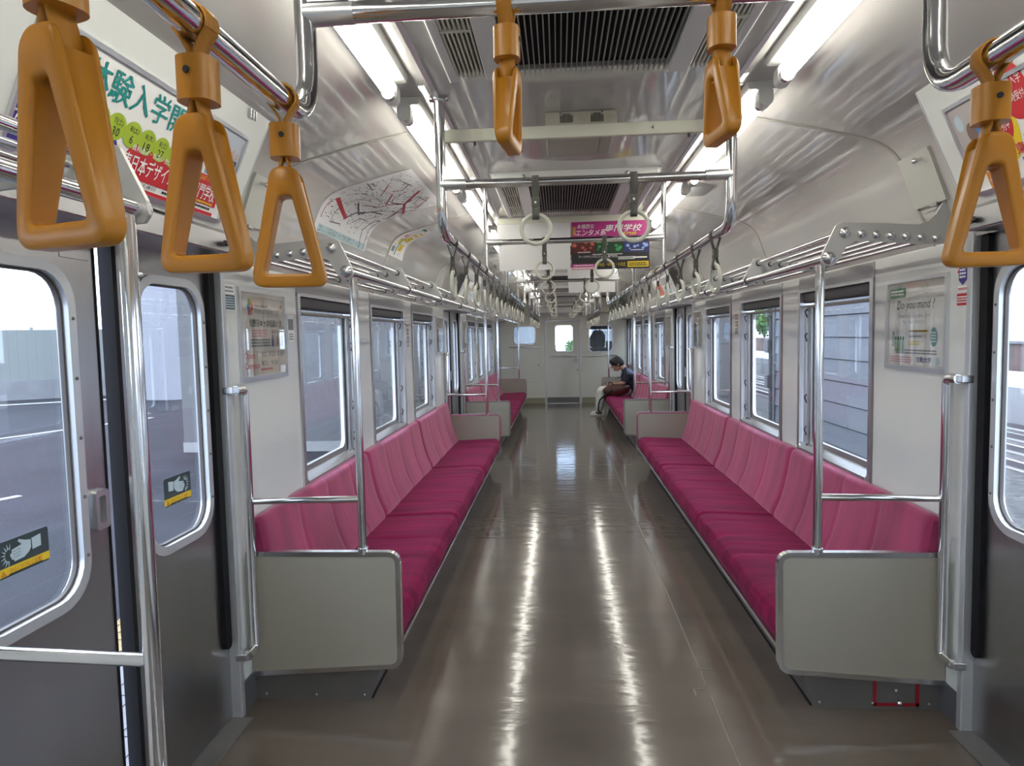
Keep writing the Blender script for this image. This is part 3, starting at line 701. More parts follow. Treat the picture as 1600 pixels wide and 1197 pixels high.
def place_ring(loc, rot, label, group):
    global first
    if first: r0.location = loc; r0.rotation_euler = (0, 0, rot); tag(r0, label, None, group); first = False; return
    dup(r0, loc, label, group, rot)
rnd = random.Random(3)
for i, (ya, n, w) in enumerate(((2.42, 15, 'nearer'), (9.17, 12, 'farther'))):
    for s in (-1, 1):
        sd = 'left' if s < 0 else 'right'
        for k in range(n):
            place_ring((s * RX, ya + .345 * k + rnd.uniform(-.012, .012), RZ), rnd.uniform(-.14, .14), f'ivory ring strap on the {sd} rail over the {w} bench, {ORD[k]} along from the camera', f'ring straps on the {sd} rail over the {w} bench')
for k, y in enumerate(BARS[1:]):
    for s in (-1, 1):
        place_ring((s * .155, y, 1.958), math.pi / 2 + rnd.uniform(-.05, .05), f"ivory ring strap hanging {'left' if s < 0 else 'right'} of centre on the {ORD[k + 1]} cross rail", 'ring straps on the cross rails')

def triangle_strap(hz=1.0, dz=0.0):
    """orange strap; rail along y, triangle faces along y; origin on the rail axis"""
    t = thing('orange_hanging_strap', '', 'hanging strap', (0, 0, 0), 'orange triangular strap handles')
    z0 = -.037 - dz; zs = z0 - .048; za = zs - .020
    m = M(); lp = loop_path(0, .0205, z0 + .006, zs - .002, za - .018, .012, 10)
    m.ribbon([(a, 0, z) for a, z in lp], (0, .024, 0), th=.003); m.obj('belt', orange_b, t)
    m = M(); m.prism(fil2([(-.021, -.0205), (.021, -.0205), (.021, .0205), (-.021, .0205)], .0185, 7), FZ, zs, z0, smooth=True); sl = m.obj('sleeve', orange, t, bevel=.0025)
    m = M(); m.tube([(0, -.0225, zs + .030), (0, -.0205, zs + .030)], .004, 10); m.obj('rivet_hole', darkg, sl)
    # triangular grip: outline in the a-z plane, deep at the top, slim at the bottom bar
    H = .174 * hz; top = za + .006
    A, B = .019, .056
    out = fil2([(-A, top), (A, top), (B, top - H), (-B, top - H)], [.020, .020, .017, .017], 6)
    inn = fil2([(-.009, top - .042 * hz), (.009, top - .042 * hz), (B - .021, top - H + .019), (-B + .021, top - H + .019)], [.009, .009, .006, .006], 6)
    def depth(z): k = (top - z) / H; return (.0195 if k < .45 else .0195 - (k - .45) / .55 * .0085)
    n = len(out); m = M(); rows = []
    def loop(shr, yk, notch=False):
        o_, i_ = [], []
        for (a, z), (c, w) in zip(out, inn):
            dx, dzv = c - a, w - z; L = math.hypot(dx, dzv); ux, uz = dx / L * shr, dzv / L * shr
            zz = min(z + uz, top - .020) if notch else z + uz; o_.append((a + ux, yk * depth(z), zz)); i_.append((c - ux, yk * depth(w), w - uz))
        return o_, i_
    lays = [loop(.0055, -1), loop(.0018, -.90), loop(0, -.75), loop(0, -.66), loop(0, -.64, True), loop(0, .64, True), loop(0, .66), loop(0, .75), loop(.0018, .90), loop(.0055, 1)]
    vs = []
    for o_, i_ in lays: vs += o_ + i_
    fs = []; N2 = 2 * n
    for l in range(len(lays) - 1):
        for k in range(n):
            k2 = (k + 1) % n
            fs.append((l * N2 + k2, l * N2 + k, (l + 1) * N2 + k, (l + 1) * N2 + k2)); fs.append((l * N2 + n + k, l * N2 + n + k2, (l + 1) * N2 + n + k2, (l + 1) * N2 + n + k))
    for k in range(n):
        k2 = (k + 1) % n; fs.append((k, k2, n + k2, n + k)); e = (len(lays) - 1) * N2; fs.append((e + k2, e + k, e + n + k, e + n + k2))
    m.add(vs, fs, True); g = m.obj('grip', orange, t, fix=True)
    # slot lip the belt passes through
    m = M(); m.tube([(-.013, -.0150, top - .020), (-.013, .0150, top - .020)], .004, 6); m.tube([(.013, -.0150, top - .020), (.013, .0150, top - .020)], .004, 6); m.obj('slot_pin', orange_b, g)
    return t
o0 = triangle_strap(1.0)
for k, (x, y, rot, lab) in enumerate(((-.487, .540, -.32, 'orange triangular strap handle nearest the camera at the upper left'), (-.487, .758, -.10, 'orange triangular strap handle, middle of the three on the left rail'), (-.487, 1.0, .16, 'smaller-looking orange triangular strap handle at the end of the left rail'), (.487, .965, -.05, 'orange triangular strap handle at the end of the right rail'))):
    loc = (x, y, 1.822)
    if k == 0: o0.location = loc; o0.rotation_euler = (0, 0, rot); o0['label'] = lab
    else: dup(o0, loc, lab, rotz=rot)
o1 = triangle_strap(.72)
for k, (x, rot, lab) in enumerate(((-.163, math.pi / 2 - .13, 'orange strap handle seen edge-on, left of the pair on the nearest cross rail'), (.170, math.pi / 2 + .15, 'orange strap handle seen edge-on, right of the pair on the nearest cross rail'))):
    loc = (x, 1.105, 1.990)
    if k == 0: o1.location = loc; o1.rotation_euler = (0, 0, rot); o1['label'] = lab
    else: dup(o1, loc, lab, rotz=rot)

# ------------------------------------------------------------------ fluorescent lamps
def lamp():
    t = thing('fluorescent_lamp', '', 'lamp', (0, 0, 0), 'bare fluorescent tubes on the ceiling')
    m = M(); m.prism([(-.050, .002), (-.056, .026), (.056, .026), (.050, .002), (.040, .000), (-.040, .000)], FY, -.60, .60); m.obj('tray', white, t)
    m = M(); m.tube([(0, -.592, -.038), (0, .592, -.038)], .0165, 14); m.obj('tube', tubem, t)
    for e in (-1, 1):
        m = M(); m.prism(rrect(-.023, .023, -.060, .002, .020), FY, e * .578, e * .622); m.obj('end_cap', white, t, bevel=.004)
        m = M(); m.ring(rrect(-.0215, .0215, -.0595, -.0165, .020), rrect(-.0175, .0175, -.0555, -.0205, .016), FY, e * .555, e * .58); m.obj('socket_ring', chrome2, t)
    return t
l0 = lamp(); k = 0
for i in range(-3, 9):
    for s in (-1, 1):
        loc = (s * .600, 1.56 + 1.39 * i, 2.264); lab = f"glowing fluorescent tube in the {'left' if s < 0 else 'right'} row, " + (f'{ORD[i]} ahead of the camera' if i >= 0 else f'{ORD[-i - 1]} one behind the camera')
        if k == 0: l0.location = loc; l0['label'] = lab
        else: dup(l0, loc, lab)
        k += 1

# ------------------------------------------------------------------ air-conditioning grilles
def ac_unit(y1, k, L=.98):
    y0 = y1 - L; zc = 2.235; zb = 2.192
    t = thing('air_conditioner', f'ceiling air-conditioning grille with white frame and side louvres, {ORD[k]} from the camera', 'air vent', (0, (y0 + y1) / 2, zb), 'air-conditioning grilles along the ceiling')
    m = M()
    m.box((-.385, y0, zb), (.385, y0 + .030, zc + .005)); m.box((-.385, y1 - .022, zb + .02), (.385, y1, zc + .005))
    for s in (-1, 1):
        m.prism([(s * .385, zb), (s * .405, zc + .004), (s * .360, zc + .004), (s * .360, zb + .001)], FY, y0 + .005, y1 - .003)
        m.box((s * .222, y0 + .006, zb + .001), (s * .282, y1 - .004, zc + .004))
    m.obj('frame', white, t, bevel=.004)
    m = M(); m.box((-.222, y0 + .03, zb + .034), (.222, y1 - .02, zb + .05)); m.box((-.36, y0 + .03, zb + .030), (-.28, y1 - .02, zb + .05)); m.box((.28, y0 + .03, zb + .030), (.36, y1 - .02, zb + .05)); m.obj('dark_cavity', black, t)
    sm = M(); sm.box((-.0015, -(L - .055) / 2, 0), (.0015, (L - .055) / 2, .010)); me = None
    near = k < 3
    nsl = 31; joined = M()
    for i in range(nsl):
        x = -.213 + .426 * i / (nsl - 1)
        if near:
            if me is None:
                o = sm.obj('grille_slat', mat('slat_grey', (.34, .33, .30), .5), None, origin=(0, 0, 0)); me = o.data
            else: o = bpy.data.objects.new('grille_slat', me); COL.objects.link(o)
            o.parent = t; o.location = (x, .005, .002)
        else: joined.box((x - .0015, y0 + .03, zb + .002), (x + .0015, y1 - .02, zb + .012))
    if not near: joined.obj('grille_slats', mat('slat_grey', (.34, .33, .30), .5), t)['kind'] = 'stuff'
    lv = None
    for s in (-1, 1):
        for i in range(7):
            x = s * (.288 + .068 * i / 6)
            if near:
                if lv is None:
                    q = M(); q.box((-.0025, -(L - .06) / 2, 0), (.0025, (L - .06) / 2, .020)); o = q.obj('louvre_blade', cream, None, origin=(0, 0, 0)); lv = o.data
                else: o = bpy.data.objects.new('louvre_blade', lv); COL.objects.link(o)
                o.parent = t; o.location = (x, .004, .004)
        if not near:
            q = M()
            for i in range(7): x = s * (.288 + .068 * i / 6); q.box((x - .0025, y0 + .03, zb + .004), (x + .0025, y1 - .02, zb + .024))
            q.obj('louvre_blades', cream, t)['kind'] = 'stuff'
        for yy in (y0 + .35, y0 + .66): q = M(); q.box((s * .284, yy - .006, zb + .002), (s * .360, yy + .006, zb + .022)); q.obj('louvre_bar', cream, t)
    m = M()
    for x in (-.24, .24): m.sphere((x, y0 - .002, zb + .020), .011, 10, 6)
    m.obj('cover_bolt', steel, t)
for k, y1 in enumerate((1.98, 4.22, 6.60, 9.40, 11.65)): ac_unit(y1, k)

def ceiling_box():
    t = thing('speaker_box', 'flat beige box with slotted grilles on the ceiling behind the nearest beam', 'speaker', (0, 2.6, 2.19))
    m = M(); m.box((-.122, 2.40, 2.188), (.122, 2.80, 2.2345)); b = m.obj('box_body', mat('beige_box', (.50, .48, .40), .45), t, bevel=.003)
    m = M()
    for xc in (-.05, .055):
        for i in range(9): m.box((xc - .020 + .005 * i - .0012, 2.3985, 2.196), (xc - .020 + .005 * i + .0012, 2.4, 2.220 + (.006 if 2 <= i <= 6 else 0)))
    m.obj('speaker_slots', ink, b)['kind'] = 'stuff'
    m = M()
    for x in (-.07, .072): m.sphere((x, 2.398, 2.228), .0035, 6, 4)
    m.obj('screws', steel_dark, b)['kind'] = 'stuff'
    m = M(); m.box((.075, 2.42, 2.1865), (.077, 2.78, 2.1885)); m.obj('lid_joint', greyp, b)
ceiling_box()
def spare_boxes():  # flat dark plates set on the ceiling
    for k, (x, y, lab) in enumerate(((.60, 3.98, 'dark flat plate on the ceiling between tubes on the right'), (-.80, 6.75, 'dark flat plate on the ceiling between tubes on the left'))):
        m = M(); m.box((x - .0, y - .13, 2.262), (x + .17, y + .13, 2.292)); tag(m.obj('dark_ceiling_plate', greyp, origin=(x, y, 2.26), bevel=.004), lab, 'hatch')
spare_boxes()

# ------------------------------------------------------------------ ceiling beams and hanging posters
def beam(y, z0, z1, k):
    t = thing('poster_beam', f'slim cream beam across the ceiling for hanging posters, {ORD[k]} from the camera', 'beam', (0, y, z0), 'cream poster beams')
    m = M(); m.box((-.478, y - .010, z0), (.478, y + .012, z1)); m.obj('bar', cream, t, bevel=.003)
    m = M()
    for s in (-1, 1): m.box((s * .470, y - .006, z1 - .012), (s * .486, y + .008, 2.242))
    m.obj('end_bracket', cream, t)
    for x in (-.36, .35):
        m = M(); m.tube([(x, y, z0), (x, y, z0 - .012)], .005, 8); m.obj('clip', darkg, t)
    if k == 0: text(t, Pl((0, y - .0102, z0), (1, 0, 0), (0, 0, 1)), '4', ink, .225, .014, .014, d=.0006)
for k, (y, a, b) in enumerate(((2.32, 2.122, 2.163), (4.46, 2.19, 2.232), (6.98, 2.18, 2.222))): beam(y, a, b, k)
def hang_sheet(name, label, x0, x1, y, z0, z1, mt, sag=.01, group=None):
    t = thing(name, label, 'poster', ((x0 + x1) / 2, y, z1), group)
    def f(u, v): return (x0 + (x1 - x0) * u + (.012 * (1 - v) if u < .02 else 0), y + sag * math.sin(u * 9) * (1 - v) * .6 - .02 * (1 - v) ** 2 * sag * 20, z0 + (z1 - z0) * v)
    m = M(); m.grid(f, 24, 8); m.grid(lambda u, v: (f(u, v)[0], f(u, v)[1] + .0012, f(u, v)[2]), 24, 8); m.obj('sheet', mt, t)
    return t
hang_sheet('hanging_poster', 'blank white paper sheet hanging beside the magenta poster under the ceiling', -.476, -.004, 4.455, 1.893, 2.192, paper, .012)
hang_sheet('hanging_poster', 'plain white sheet hanging behind the magenta poster under the ceiling', .010, .49, 6.975, 1.893, 2.182, paper, .004)
def magenta_poster():
    y = 4.452; x0, z0, W, H = .004, 1.886, .496, .308
    t = thing('hanging_poster', 'magenta and black school advert hanging from the ceiling beam', 'poster', (x0 + W / 2, y, 2.19))
    pl = Pl((x0, y, z0), (1, 0, 0), (0, 0, 1))
    m = M(); pbox(m, pl, 0, W, 0, H, -.001, 0); m.obj('sheet', ink, t)
    B = lambda n, mt, a0, a1, b0, b1, d=.0012, r=0: pblock(t, pl, n, mt, a0 * W, a1 * W, b0 * H, b1 * H, d, r)
    B('magenta_band', mag, 0, 1, .67, 1)
    B('red_photo', darkred, .0, .31, .34, .67); B('green_photo', dkgreen, .32, .66, .34, .67); B('blue_photo', dkblue, .67, 1, .34, .67)
    rnd = random.Random(5)
    for nm, mt, a, b in (('red_glow', lred, .03, .28), ('green_glow', lgreen, .34, .64), ('blue_glow', lblue, .70, .98)):
        m = M()
        for k in range(14):
            ca, cb, r = rnd.uniform(a, b) * W, rnd.uniform(.40, .63) * H, rnd.uniform(.004, .014)
            m.prism([(ca + r * math.cos(q * 1.047) * 1.2, cb + r * math.sin(q * 1.047)) for q in range(6)], pl.p, .0012, .0014 + k * .00005)
        m.obj(nm, mt, t)['kind'] = 'stuff'
    T = lambda s_, mt, a, b, h, w=None, **k: text(t, pl, s_, mt, a * W, b * H, h * H, w * W if w else None, **k)
    T('本格的な', whitei, .07, .845, .10, .23, shear=.25, bold=.010); T('エンタメ系', whitei, .05, .70, .13, .40, shear=.25, bold=.010); T('専門学校', whitei, .43, .77, .15, .48, shear=.25, bold=.010)
    T('専門校', yell, .64, .69, .07, .20, shear=.2, bold=.010); T('首都圏', yell, .015, .715, .18, .045, vert=True, bold=.010)
    T('アーツサウンドビジュアル専門学校', whitei, .09, .235, .06, .50)
    B('pink_block', pinkp, .0, .31, .0, .12); B('magenta_block', mag, .0, .31, .06, .12, .0016); B('yellow_block', yell, .72, .99, .03, .15)
    T('9/10土・9/17土・11/3土', yell, .325, .06, .08, .37, bold=.01)
    fineprint(t, pl, whitei, .27 * W, .66 * W, .295 * H, .325 * H, 1, seed=2); fineprint(t, pl, whitei, .6 * W, .82 * W, .19 * H, .26 * H, 3, seed=3)
    fineprint(t, pl, ink, .74 * W, .97 * W, .05 * H, .13 * H, 2, seed=4); fineprint(t, pl, whitei, .03 * W, .28 * W, .015 * H, .05 * H, 1, seed=5); fineprint(t, pl, whitei, .03 * W, .28 * W, .07 * H, .11 * H, 1, seed=8)
    fineprint(t, pl, whitei, .08 * W, .24 * W, .345 * H, .375 * H, 1, seed=6); fineprint(t, pl, whitei, .76 * W, .93 * W, .37 * H, .40 * H, 1, seed=7); B('white_bar', whitei, .79, .97, .215, .245, .0016)
magenta_poster()

# ------------------------------------------------------------------ wall posters in aluminium frames
def wall_frame(s, y0, y1, z0, z1, label, name='framed_poster', group=None):
    o = (s * XW, (y0 + y1) / 2, z0); t = thing(name, label, 'poster', o, group)
    pl = Pl((s * XW, y0 if s < 0 else y1, z0), (0, -s, 0), (0, 0, 1)); W, H = y1 - y0, z1 - z0
    m = M(); pbox(m, pl, .008, W - .008, .008, H - .008, 0, .004); m.obj('sheet', mat('poster_sheet', (.66, .63, .58), .5), t)
    m = M(); m.ring(rect_like(0, W, 0, H, 1), rect_like(.016, W - .016, .016, H - .016, 1), pl.p, 0, .013, smooth=False); m.obj('frame', alu, t, bevel=.003)
    m = M(); pbox(m, pl, .014, W - .014, .014, H - .014, .0085, .0095); m.obj('clear_cover', glass_p, t)
    return t, Pl(pl.p(0, 0, .004), pl.u, pl.v), W, H
def poster_left():
    t, pl, W, H = wall_frame(-1, 2.615, 3.078, 1.308, 1.686, 'framed school poster with red Open Campus lettering on the left wall')
    T = lambda s_, mt, a, b, h, w=None, **k: text(t, pl, s_, mt, a * W, b * H, h * H, w * W if w else None, **k)
    T('佐野日本大学短期大学', ink, .20, .585, .085, .70, bold=.01); fineprint(t, pl, grey, .32 * W, .60 * W, .80 * H, .835 * H, 1, seed=11); T('佐野日大短大', grey, .32, .735, .045, .38)
    for k in range(6): pell(t, pl, 'petal', (red, yell, green, blue, mag, oran)[k], (.235 + .035 * math.cos(k * 1.05)) * W, (.80 + .06 * math.sin(k * 1.05)) * H, .012, .014)
    pblock(t, pl, 'beige_block', beige, .05 * W, .97 * W, .06 * H, .32 * H)
    T('Open', red, .08, .215, .09, .20, bold=.010); T('Campus', red, .08, .105, .09, .30, bold=.010); T('7/2  7/23  7/30', ink, .42, .25, .055, .50); T('8/21  9/24', ink, .42, .15, .055, .36)
    fineprint(t, pl, pinkp, .24 * W, .56 * W, .47 * H, .56 * H, 3, seed=12); fineprint(t, pl, grey, .22 * W, .62 * W, .36 * H, .46 * H, 3, seed=13); fineprint(t, pl, red, .40 * W, .66 * W, .09 * H, .13 * H, 1, seed=14)
    for k in range(5):
        a = (.68 + .055 * k) * W; m = M(); m.prism([(a - .008, .36 * H), (a + .009, .36 * H), (a + .011, .46 * H), (a + .003, .51 * H), (a - .007, .47 * H)], pl.p, .001, .0016); m.obj('printed_figure', (navy, skin_p, brownp, skin_p, slate)[k], t)
        pell(t, pl, 'printed_head', brownp, a + .002, .535 * H, .006, .009, .0016, 10)
    pell(t, pl, 'red_mark', red, .90 * W, .83 * H, .006, .006)
poster_left()
def poster_right():
    t, pl, W, H = wall_frame(1, 2.628, 3.10, 1.296, 1.672, 'framed cream poster with green Do you mind lettering on the right wall')
    T = lambda s_, mt, a, b, h, w=None, **k: text(t, pl, s_, mt, a * W, b * H, h * H, w * W if w else None, **k)
    pblock(t, pl, 'printed_panel', whitei, .055 * W, .95 * W, .06 * H, .88 * H, .0010, .01)
    pblock(t, pl, 'green_label', green, .06 * W, .34 * W, .795 * H, .90 * H, .0016, .006); fineprint(t, pl, whitei, .08 * W, .31 * W, .815 * H, .885 * H, 2, d=.0024, seed=21)
    T('Do you mind ?', mat('ink_deepgreen', (.03, .07, .05), .5), .19, .635, .125, .62, shear=.28)
    T('ご乗車のみなさまにお尋ねします？', grey, .21, .565, .035, .54); T('"Yes?"  "No?"  それとも？', grey, .29, .505, .035, .36)
    pblock(t, pl, 'yellow_bar', yell, .40 * W, .71 * W, .41 * H, .435 * H, .0016); fineprint(t, pl, ink, .42 * W, .70 * W, .412 * H, .432 * H, 1, d=.0024, seed=22)
    pblock(t, pl, 'search_box', mat('ink_pale_grey', (.7, .7, .68), .5), .40 * W, .69 * W, .345 * H, .39 * H, .0016, .004); fineprint(t, pl, grey, .42 * W, .62 * W, .352 * H, .38 * H, 1, d=.0024, seed=23)
    fineprint(t, pl, yell, .39 * W, .58 * W, .27 * H, .32 * H, 2, seed=24); fineprint(t, pl, grey, .17 * W, .85 * W, .17 * H, .23 * H, 2, seed=25); fineprint(t, pl, pinkp, .07 * W, .46 * W, .07 * H, .15 * H, 3, seed=26)
    pell(t, pl, 'green_balloon', seag, .80 * W, .36 * H, .055 * W, .10 * H); fineprint(t, pl, whitei, .76 * W, .84 * W, .30 * H, .42 * H, 4, d=.0026, seed=27)
    rnd = random.Random(9)
    for k in range(5):
        a, b = (.13 + .045 * k) * W, (.40 if k == 0 else .34) * H
        m = M(); m.prism([(a - .011, b - .055), (a + .011, b - .055), (a + .009, b - .01), (a - .009, b - .01)], pl.p, .001, .0016 + k * .0001); m.obj('printed_figure', mat('ink_sage', (.30, .42, .33), .5), t); pell(t, pl, 'printed_head', green, a, b, .008, .010, .0018 + k * .0001, 12)
    T('文教大学', navy, .53, .085, .065, .24, bold=.01); pell(t, pl, 'seal', pale, .86 * W, .11 * H, .013, .017)
poster_right()
for k, (s, y0, lab) in enumerate(((-1, 6.96, 'small framed notice past the third window on the left wall'), (1, 6.95, 'small framed notice past the third window on the right wall'), (-1, 8.86, 'framed notice beyond the middle door on the left wall'), (1, 8.86, 'framed notice beyond the middle door on the right wall'))):
    t, pl, W, H = wall_frame(s, y0, y0 + .44, 1.30, 1.69, lab)
    pblock(t, pl, 'upper_print', beige, .06 * W, .94 * W, .55 * H, .94 * H); pblock(t, pl, 'lower_print', mat('ink_taupe', (.36, .33, .30), .5), .06 * W, .94 * W, .06 * H, .50 * H)
    fineprint(t, pl, grey, .12 * W, .88 * W, .60 * H, .88 * H, 5, seed=31 + k)

# ------------------------------------------------------------------ adverts on the sloping boards
def door_ad_left():
    pl0, L, H = ADS[(0, -1)]; u0, u1, v0, v1 = .285, 1.145, .030, .300
    t = thing('door_advert', 'long colourful school advert with teal lettering on the left sloping board', 'poster', tuple(pl0.p((u0 + u1) / 2, v0, .002)))
    pl = Pl(pl0.p(u0, v0, .002), pl0.u, pl0.v); W, Hh = u1 - u0, v1 - v0
    m = M(); pbox(m, pl, 0, W, 0, Hh, -.0015, 0); m.obj('sheet', paper, t)
    m = M(); m.ring(rect_like(-.010, W + .010, -.012, Hh + .012, 1), rect_like(0, W, 0, Hh, 1), pl.p, -.002, .007, smooth=False); m.obj('frame', alu, t, bevel=.002)
    T = lambda s_, mt, a, b, h, w=None, **k: text(t, pl, s_, mt, a, b, h, w, **k)
    for q in (0, .0022): T('体験入学開催中', teal, .150 + q, .180 + q * .4, .074, .535, d=.002 + q * .1)
    # left collage
    for k, (a, b, r, mt) in enumerate(((.03, .19, .022, pinkp), (.075, .21, .020, skin_p), (.115, .17, .018, beige), (.05, .14, .02, yell), (.10, .12, .022, mag), (.14, .20, .014, pinkp))): pell(t, pl, 'printed_figure', mt, a, b, r, r * 1.2, .0012 + k * .0001, 12)
    m = M(); m.prism([(0, 0), (.255, 0), (.335, .060), (.285, .128), (.235, .108), (.145, .135), (.06, .125), (0, .14)], pl.p, .0006, .0012); m.obj('blue_block', navy, t)
    m = M(); m.prism([(.285, .055), (.318, .095), (.350, .055), (.318, .015)], pl.p, .0012, .0020); m.obj('diamond', mat('ink_straw', (.62, .58, .30), .5), t)
    m = M(); m.prism([(.32, .028), (.82, .028), (.82, .115), (.37, .115), (.345, .075)], pl.p, .0006, .0014); m.obj('red_block', red, t)
    pblock(t, pl, 'red_band', red, .30, .82, 0, .010)
    T('太田自動車大学校', whitei, -.0, .045, .05, .275, bold=.008, d=.0022); T('0276-45', yell, .10, .098, .017, .10, d=.0022)
    T('資料請求・お問い合せ', whitei, .365, .095, .016, .17, d=.0024); T('東日本デザイン＆技術専門学校', whitei, .345, .042, .047, .455, bold=.008, d=.0024)
    T('無料送迎バス運行', ink, .33, .0155, .010, .18); T('027-267-1151', yell, .655, .098, .013, .11, d=.0024)
    fineprint(t, pl, ink, .54, .80, .014, .026, 1, seed=41); fineprint(t, pl, yell, .66, .80, .029, .040, 1, d=.0026, seed=42)
    for k, (a, b) in enumerate((('7/(土)', '2'), ('7/(土)', '16'), ('7/(土)', '30'), ('8/(土)', '6'), ('8/(木)', '18'), ('8/(土)', '27'), ('9/(土)', '10'), ('9/(土)', '24'))):
        cx, cy = .165 + .062 * k, .135 - .002 * k
        pell(t, pl, 'date_disc', lime, cx, cy, .034, .033, .0018 + .0002 * (k % 2), 20)
        T(a, ink, cx - .015, cy + .003, .020, .034, d=.0026); T(b, ink, cx - (.006 if len(b) == 1 else .012), cy - .022, .021, .012 if len(b) == 1 else .026, d=.0026)
    # photo of figures at the right end
    pblock(t, pl, 'photo', mat('print_sky', (.45, .50, .58), .5), .70, W, .118, Hh); 
    for k in range(5):
        a = .735 + .027 * k; m = M(); m.prism([(a - .012, .118), (a + .012, .118), (a + .009, .19 + .006 * (k % 2)), (a - .009, .19 + .006 * (k % 2))], pl.p, .0014, .0020 + k * .0001); m.obj('printed_figure', (slate, navy, brownp, pale, slate)[k], t); pell(t, pl, 'printed_head', skin_p, a, .204 + .006 * (k % 2), .008, .011, .0022, 10)
    m = M(); m.prism([(.66, .20), (.70, .15), (.73, .20), (.72, .255), (.67, .255)], pl.p, .002, .0028); m.obj('speech_bubble', whitei, t); fineprint(t, pl, red, .675, .715, .19, .245, 3, d=.0034, seed=43)
door_ad_left()
def door_ad_right():
    pl0, L, H = ADS[(0, 1)]; u0, u1, v0, v1 = .100, .95, .035, .295
    t = thing('door_advert', 'school advert with red discs and 2016 lettering on the right sloping board', 'poster', tuple(pl0.p((u0 + u1) / 2, v0, .002)))
    pl = Pl(pl0.p(u0, v0, .002), pl0.u, pl0.v); W, Hh = u1 - u0, v1 - v0
    m = M(); pbox(m, pl, 0, W, 0, Hh, -.0015, 0); m.obj('sheet', paper, t)
    m = M(); m.ring(rect_like(-.010, W + .010, -.012, Hh + .012, 1), rect_like(0, W, 0, Hh, 1), pl.p, -.002, .007, smooth=False); m.obj('frame', alu, t, bevel=.002)
    T = lambda s_, mt, a, b, h, w=None, **k: text(t, pl, s_, mt, a, b, h, w, **k)
    pblock(t, pl, 'photo', mat('print_room', (.46, .42, .42), .5), 0, .115, .05, Hh); 
    for k, (a, b, r, mt) in enumerate(((.03, .21, .018, pale), (.07, .17, .022, brownp), (.06, .11, .026, slate), (.10, .20, .015, skin_p))): pell(t, pl, 'printed_figure', mt, a, b, r, r * 1.4, .0014 + k * .0001, 12)
    pell(t, pl, 'yellow_disc', yell, .185, .155, .062, .105, .0012, 28); pell(t, pl, 'blue_disc', blue, .120, .165, .030, .05, .0016); pell(t, pl, 'blue_disc', blue, .135, .040, .030, .042, .0016)
    pell(t, pl, 'red_disc', red, .180, .178, .055, .082, .0020, 28); pell(t, pl, 'red_disc', red, .275, .225, .055, .080, .0022, 28)
    T('2016', whitei, .147, .215, .030, .060, bold=.010, d=.0032, rot=.15); T('体験入学', whitei, .135, .168, .036, .090, bold=.008, d=.0032, rot=.15); T('申込受付中', whitei, .147, .130, .024, .075, bold=.008, d=.0032, rot=.12)
    T('体験入学', whitei, .240, .235, .03, .08, d=.0034); T('随時受付', whitei, .243, .195, .025, .07, d=.0034)
    T('東日本デザイン', red, .205, .062, .032, .26, bold=.010); T('クリエイティブ', yell, .040, .078, .018, .10, bold=.010, d=.0032)
    pblock(t, pl, 'orange_block', oran, .055, .120, 0, .048, .0022); T('ゼロから', whitei, .062, .012, .020, .055, bold=.010, d=.0034); T('ゲーム', whitei, .118, .045, .013, .035, d=.003); T('アニメ', whitei, .118, .022, .013, .035, d=.003)
    m = M(); m.ring(rect_like(.215, .38, .006, .052, 1), rect_like(.220, .375, .011, .047, 1), pl.p, .001, .002, smooth=False); m.obj('magenta_border', mag, t); fineprint(t, pl, ink, .225, .37, .013, .045, 3, seed=52)
    m = M(); m.prism([(.205, .128 - .03), (.222, .128 - .045), (.232, .07), (.222, .066), (.212, .08)], pl.p, .001, .0018); m.obj('printed_figure', skin_p, t); fineprint(t, pl, pinkp, .25, .38, .098, .112, 1, seed=53)
    # direction sign stuck on the board
    q = Pl(pl0.p(.020, .030, .002), pl0.u, pl0.v); t2 = thing('arrow_sign', 'small dark arrow sign stuck at the corner of the right sloping board', 'sign', tuple(pl0.p(.04, .03, .002)))
    m = M(); m.prism(rrect(0, .056, 0, .060, .006), q.p, -.001, .0005); m.obj('plate', slate, t2)
    m = M(); m.prism([(.024, .027), (.042, .027), (.034, .018), (.040, .018), (.053, .031), (.040, .044), (.034, .044), (.042, .035), (.024, .035)], q.p, .0005, .0014); m.obj('arrow', whitei, t2)
    m = M(); pbox(m, q, .004, .009, .008, .05, .0005, .0012); pbox(m, q, .012, .017, .008, .036, .0005, .0012); pell(t2, q, 'pictogram_head', whitei, .0145, .044, .004, .005, .0014); m.obj('pictogram', whitei, t2)
door_ad_right()
def far_ads():
    for s in (-1, 1):
        pl0, L, H = ADS[(1, s)]; sd = 'left' if s < 0 else 'right'
        t = thing('door_advert', f'small-looking advert on the sloping board above the middle {sd} door', 'poster', tuple(pl0.p(L / 2, .03, .002)))
        pl = Pl(pl0.p(.16, .035, .002), pl0.u, pl0.v); W, Hh = L - .32, .26
        m = M(); pbox(m, pl, 0, W, 0, Hh, -.0015, 0); m.obj('sheet', paper, t)
        m = M(); m.ring(rect_like(-.012, W + .012, -.012, Hh + .012, 1), rect_like(0, W, 0, Hh, 1), pl.p, -.002, .007, smooth=False); m.obj('frame', alu, t)
        pblock(t, pl, 'print_block', mat('ink_coral', (.62, .20, .14), .5), .03, W * .45, .05, Hh * .7); pblock(t, pl, 'print_block', pale, W * .5, W * .95, .03, Hh * .5); fineprint(t, pl, grey, W * .5, W * .95, Hh * .6, Hh * .9, 4, seed=61)
far_ads()

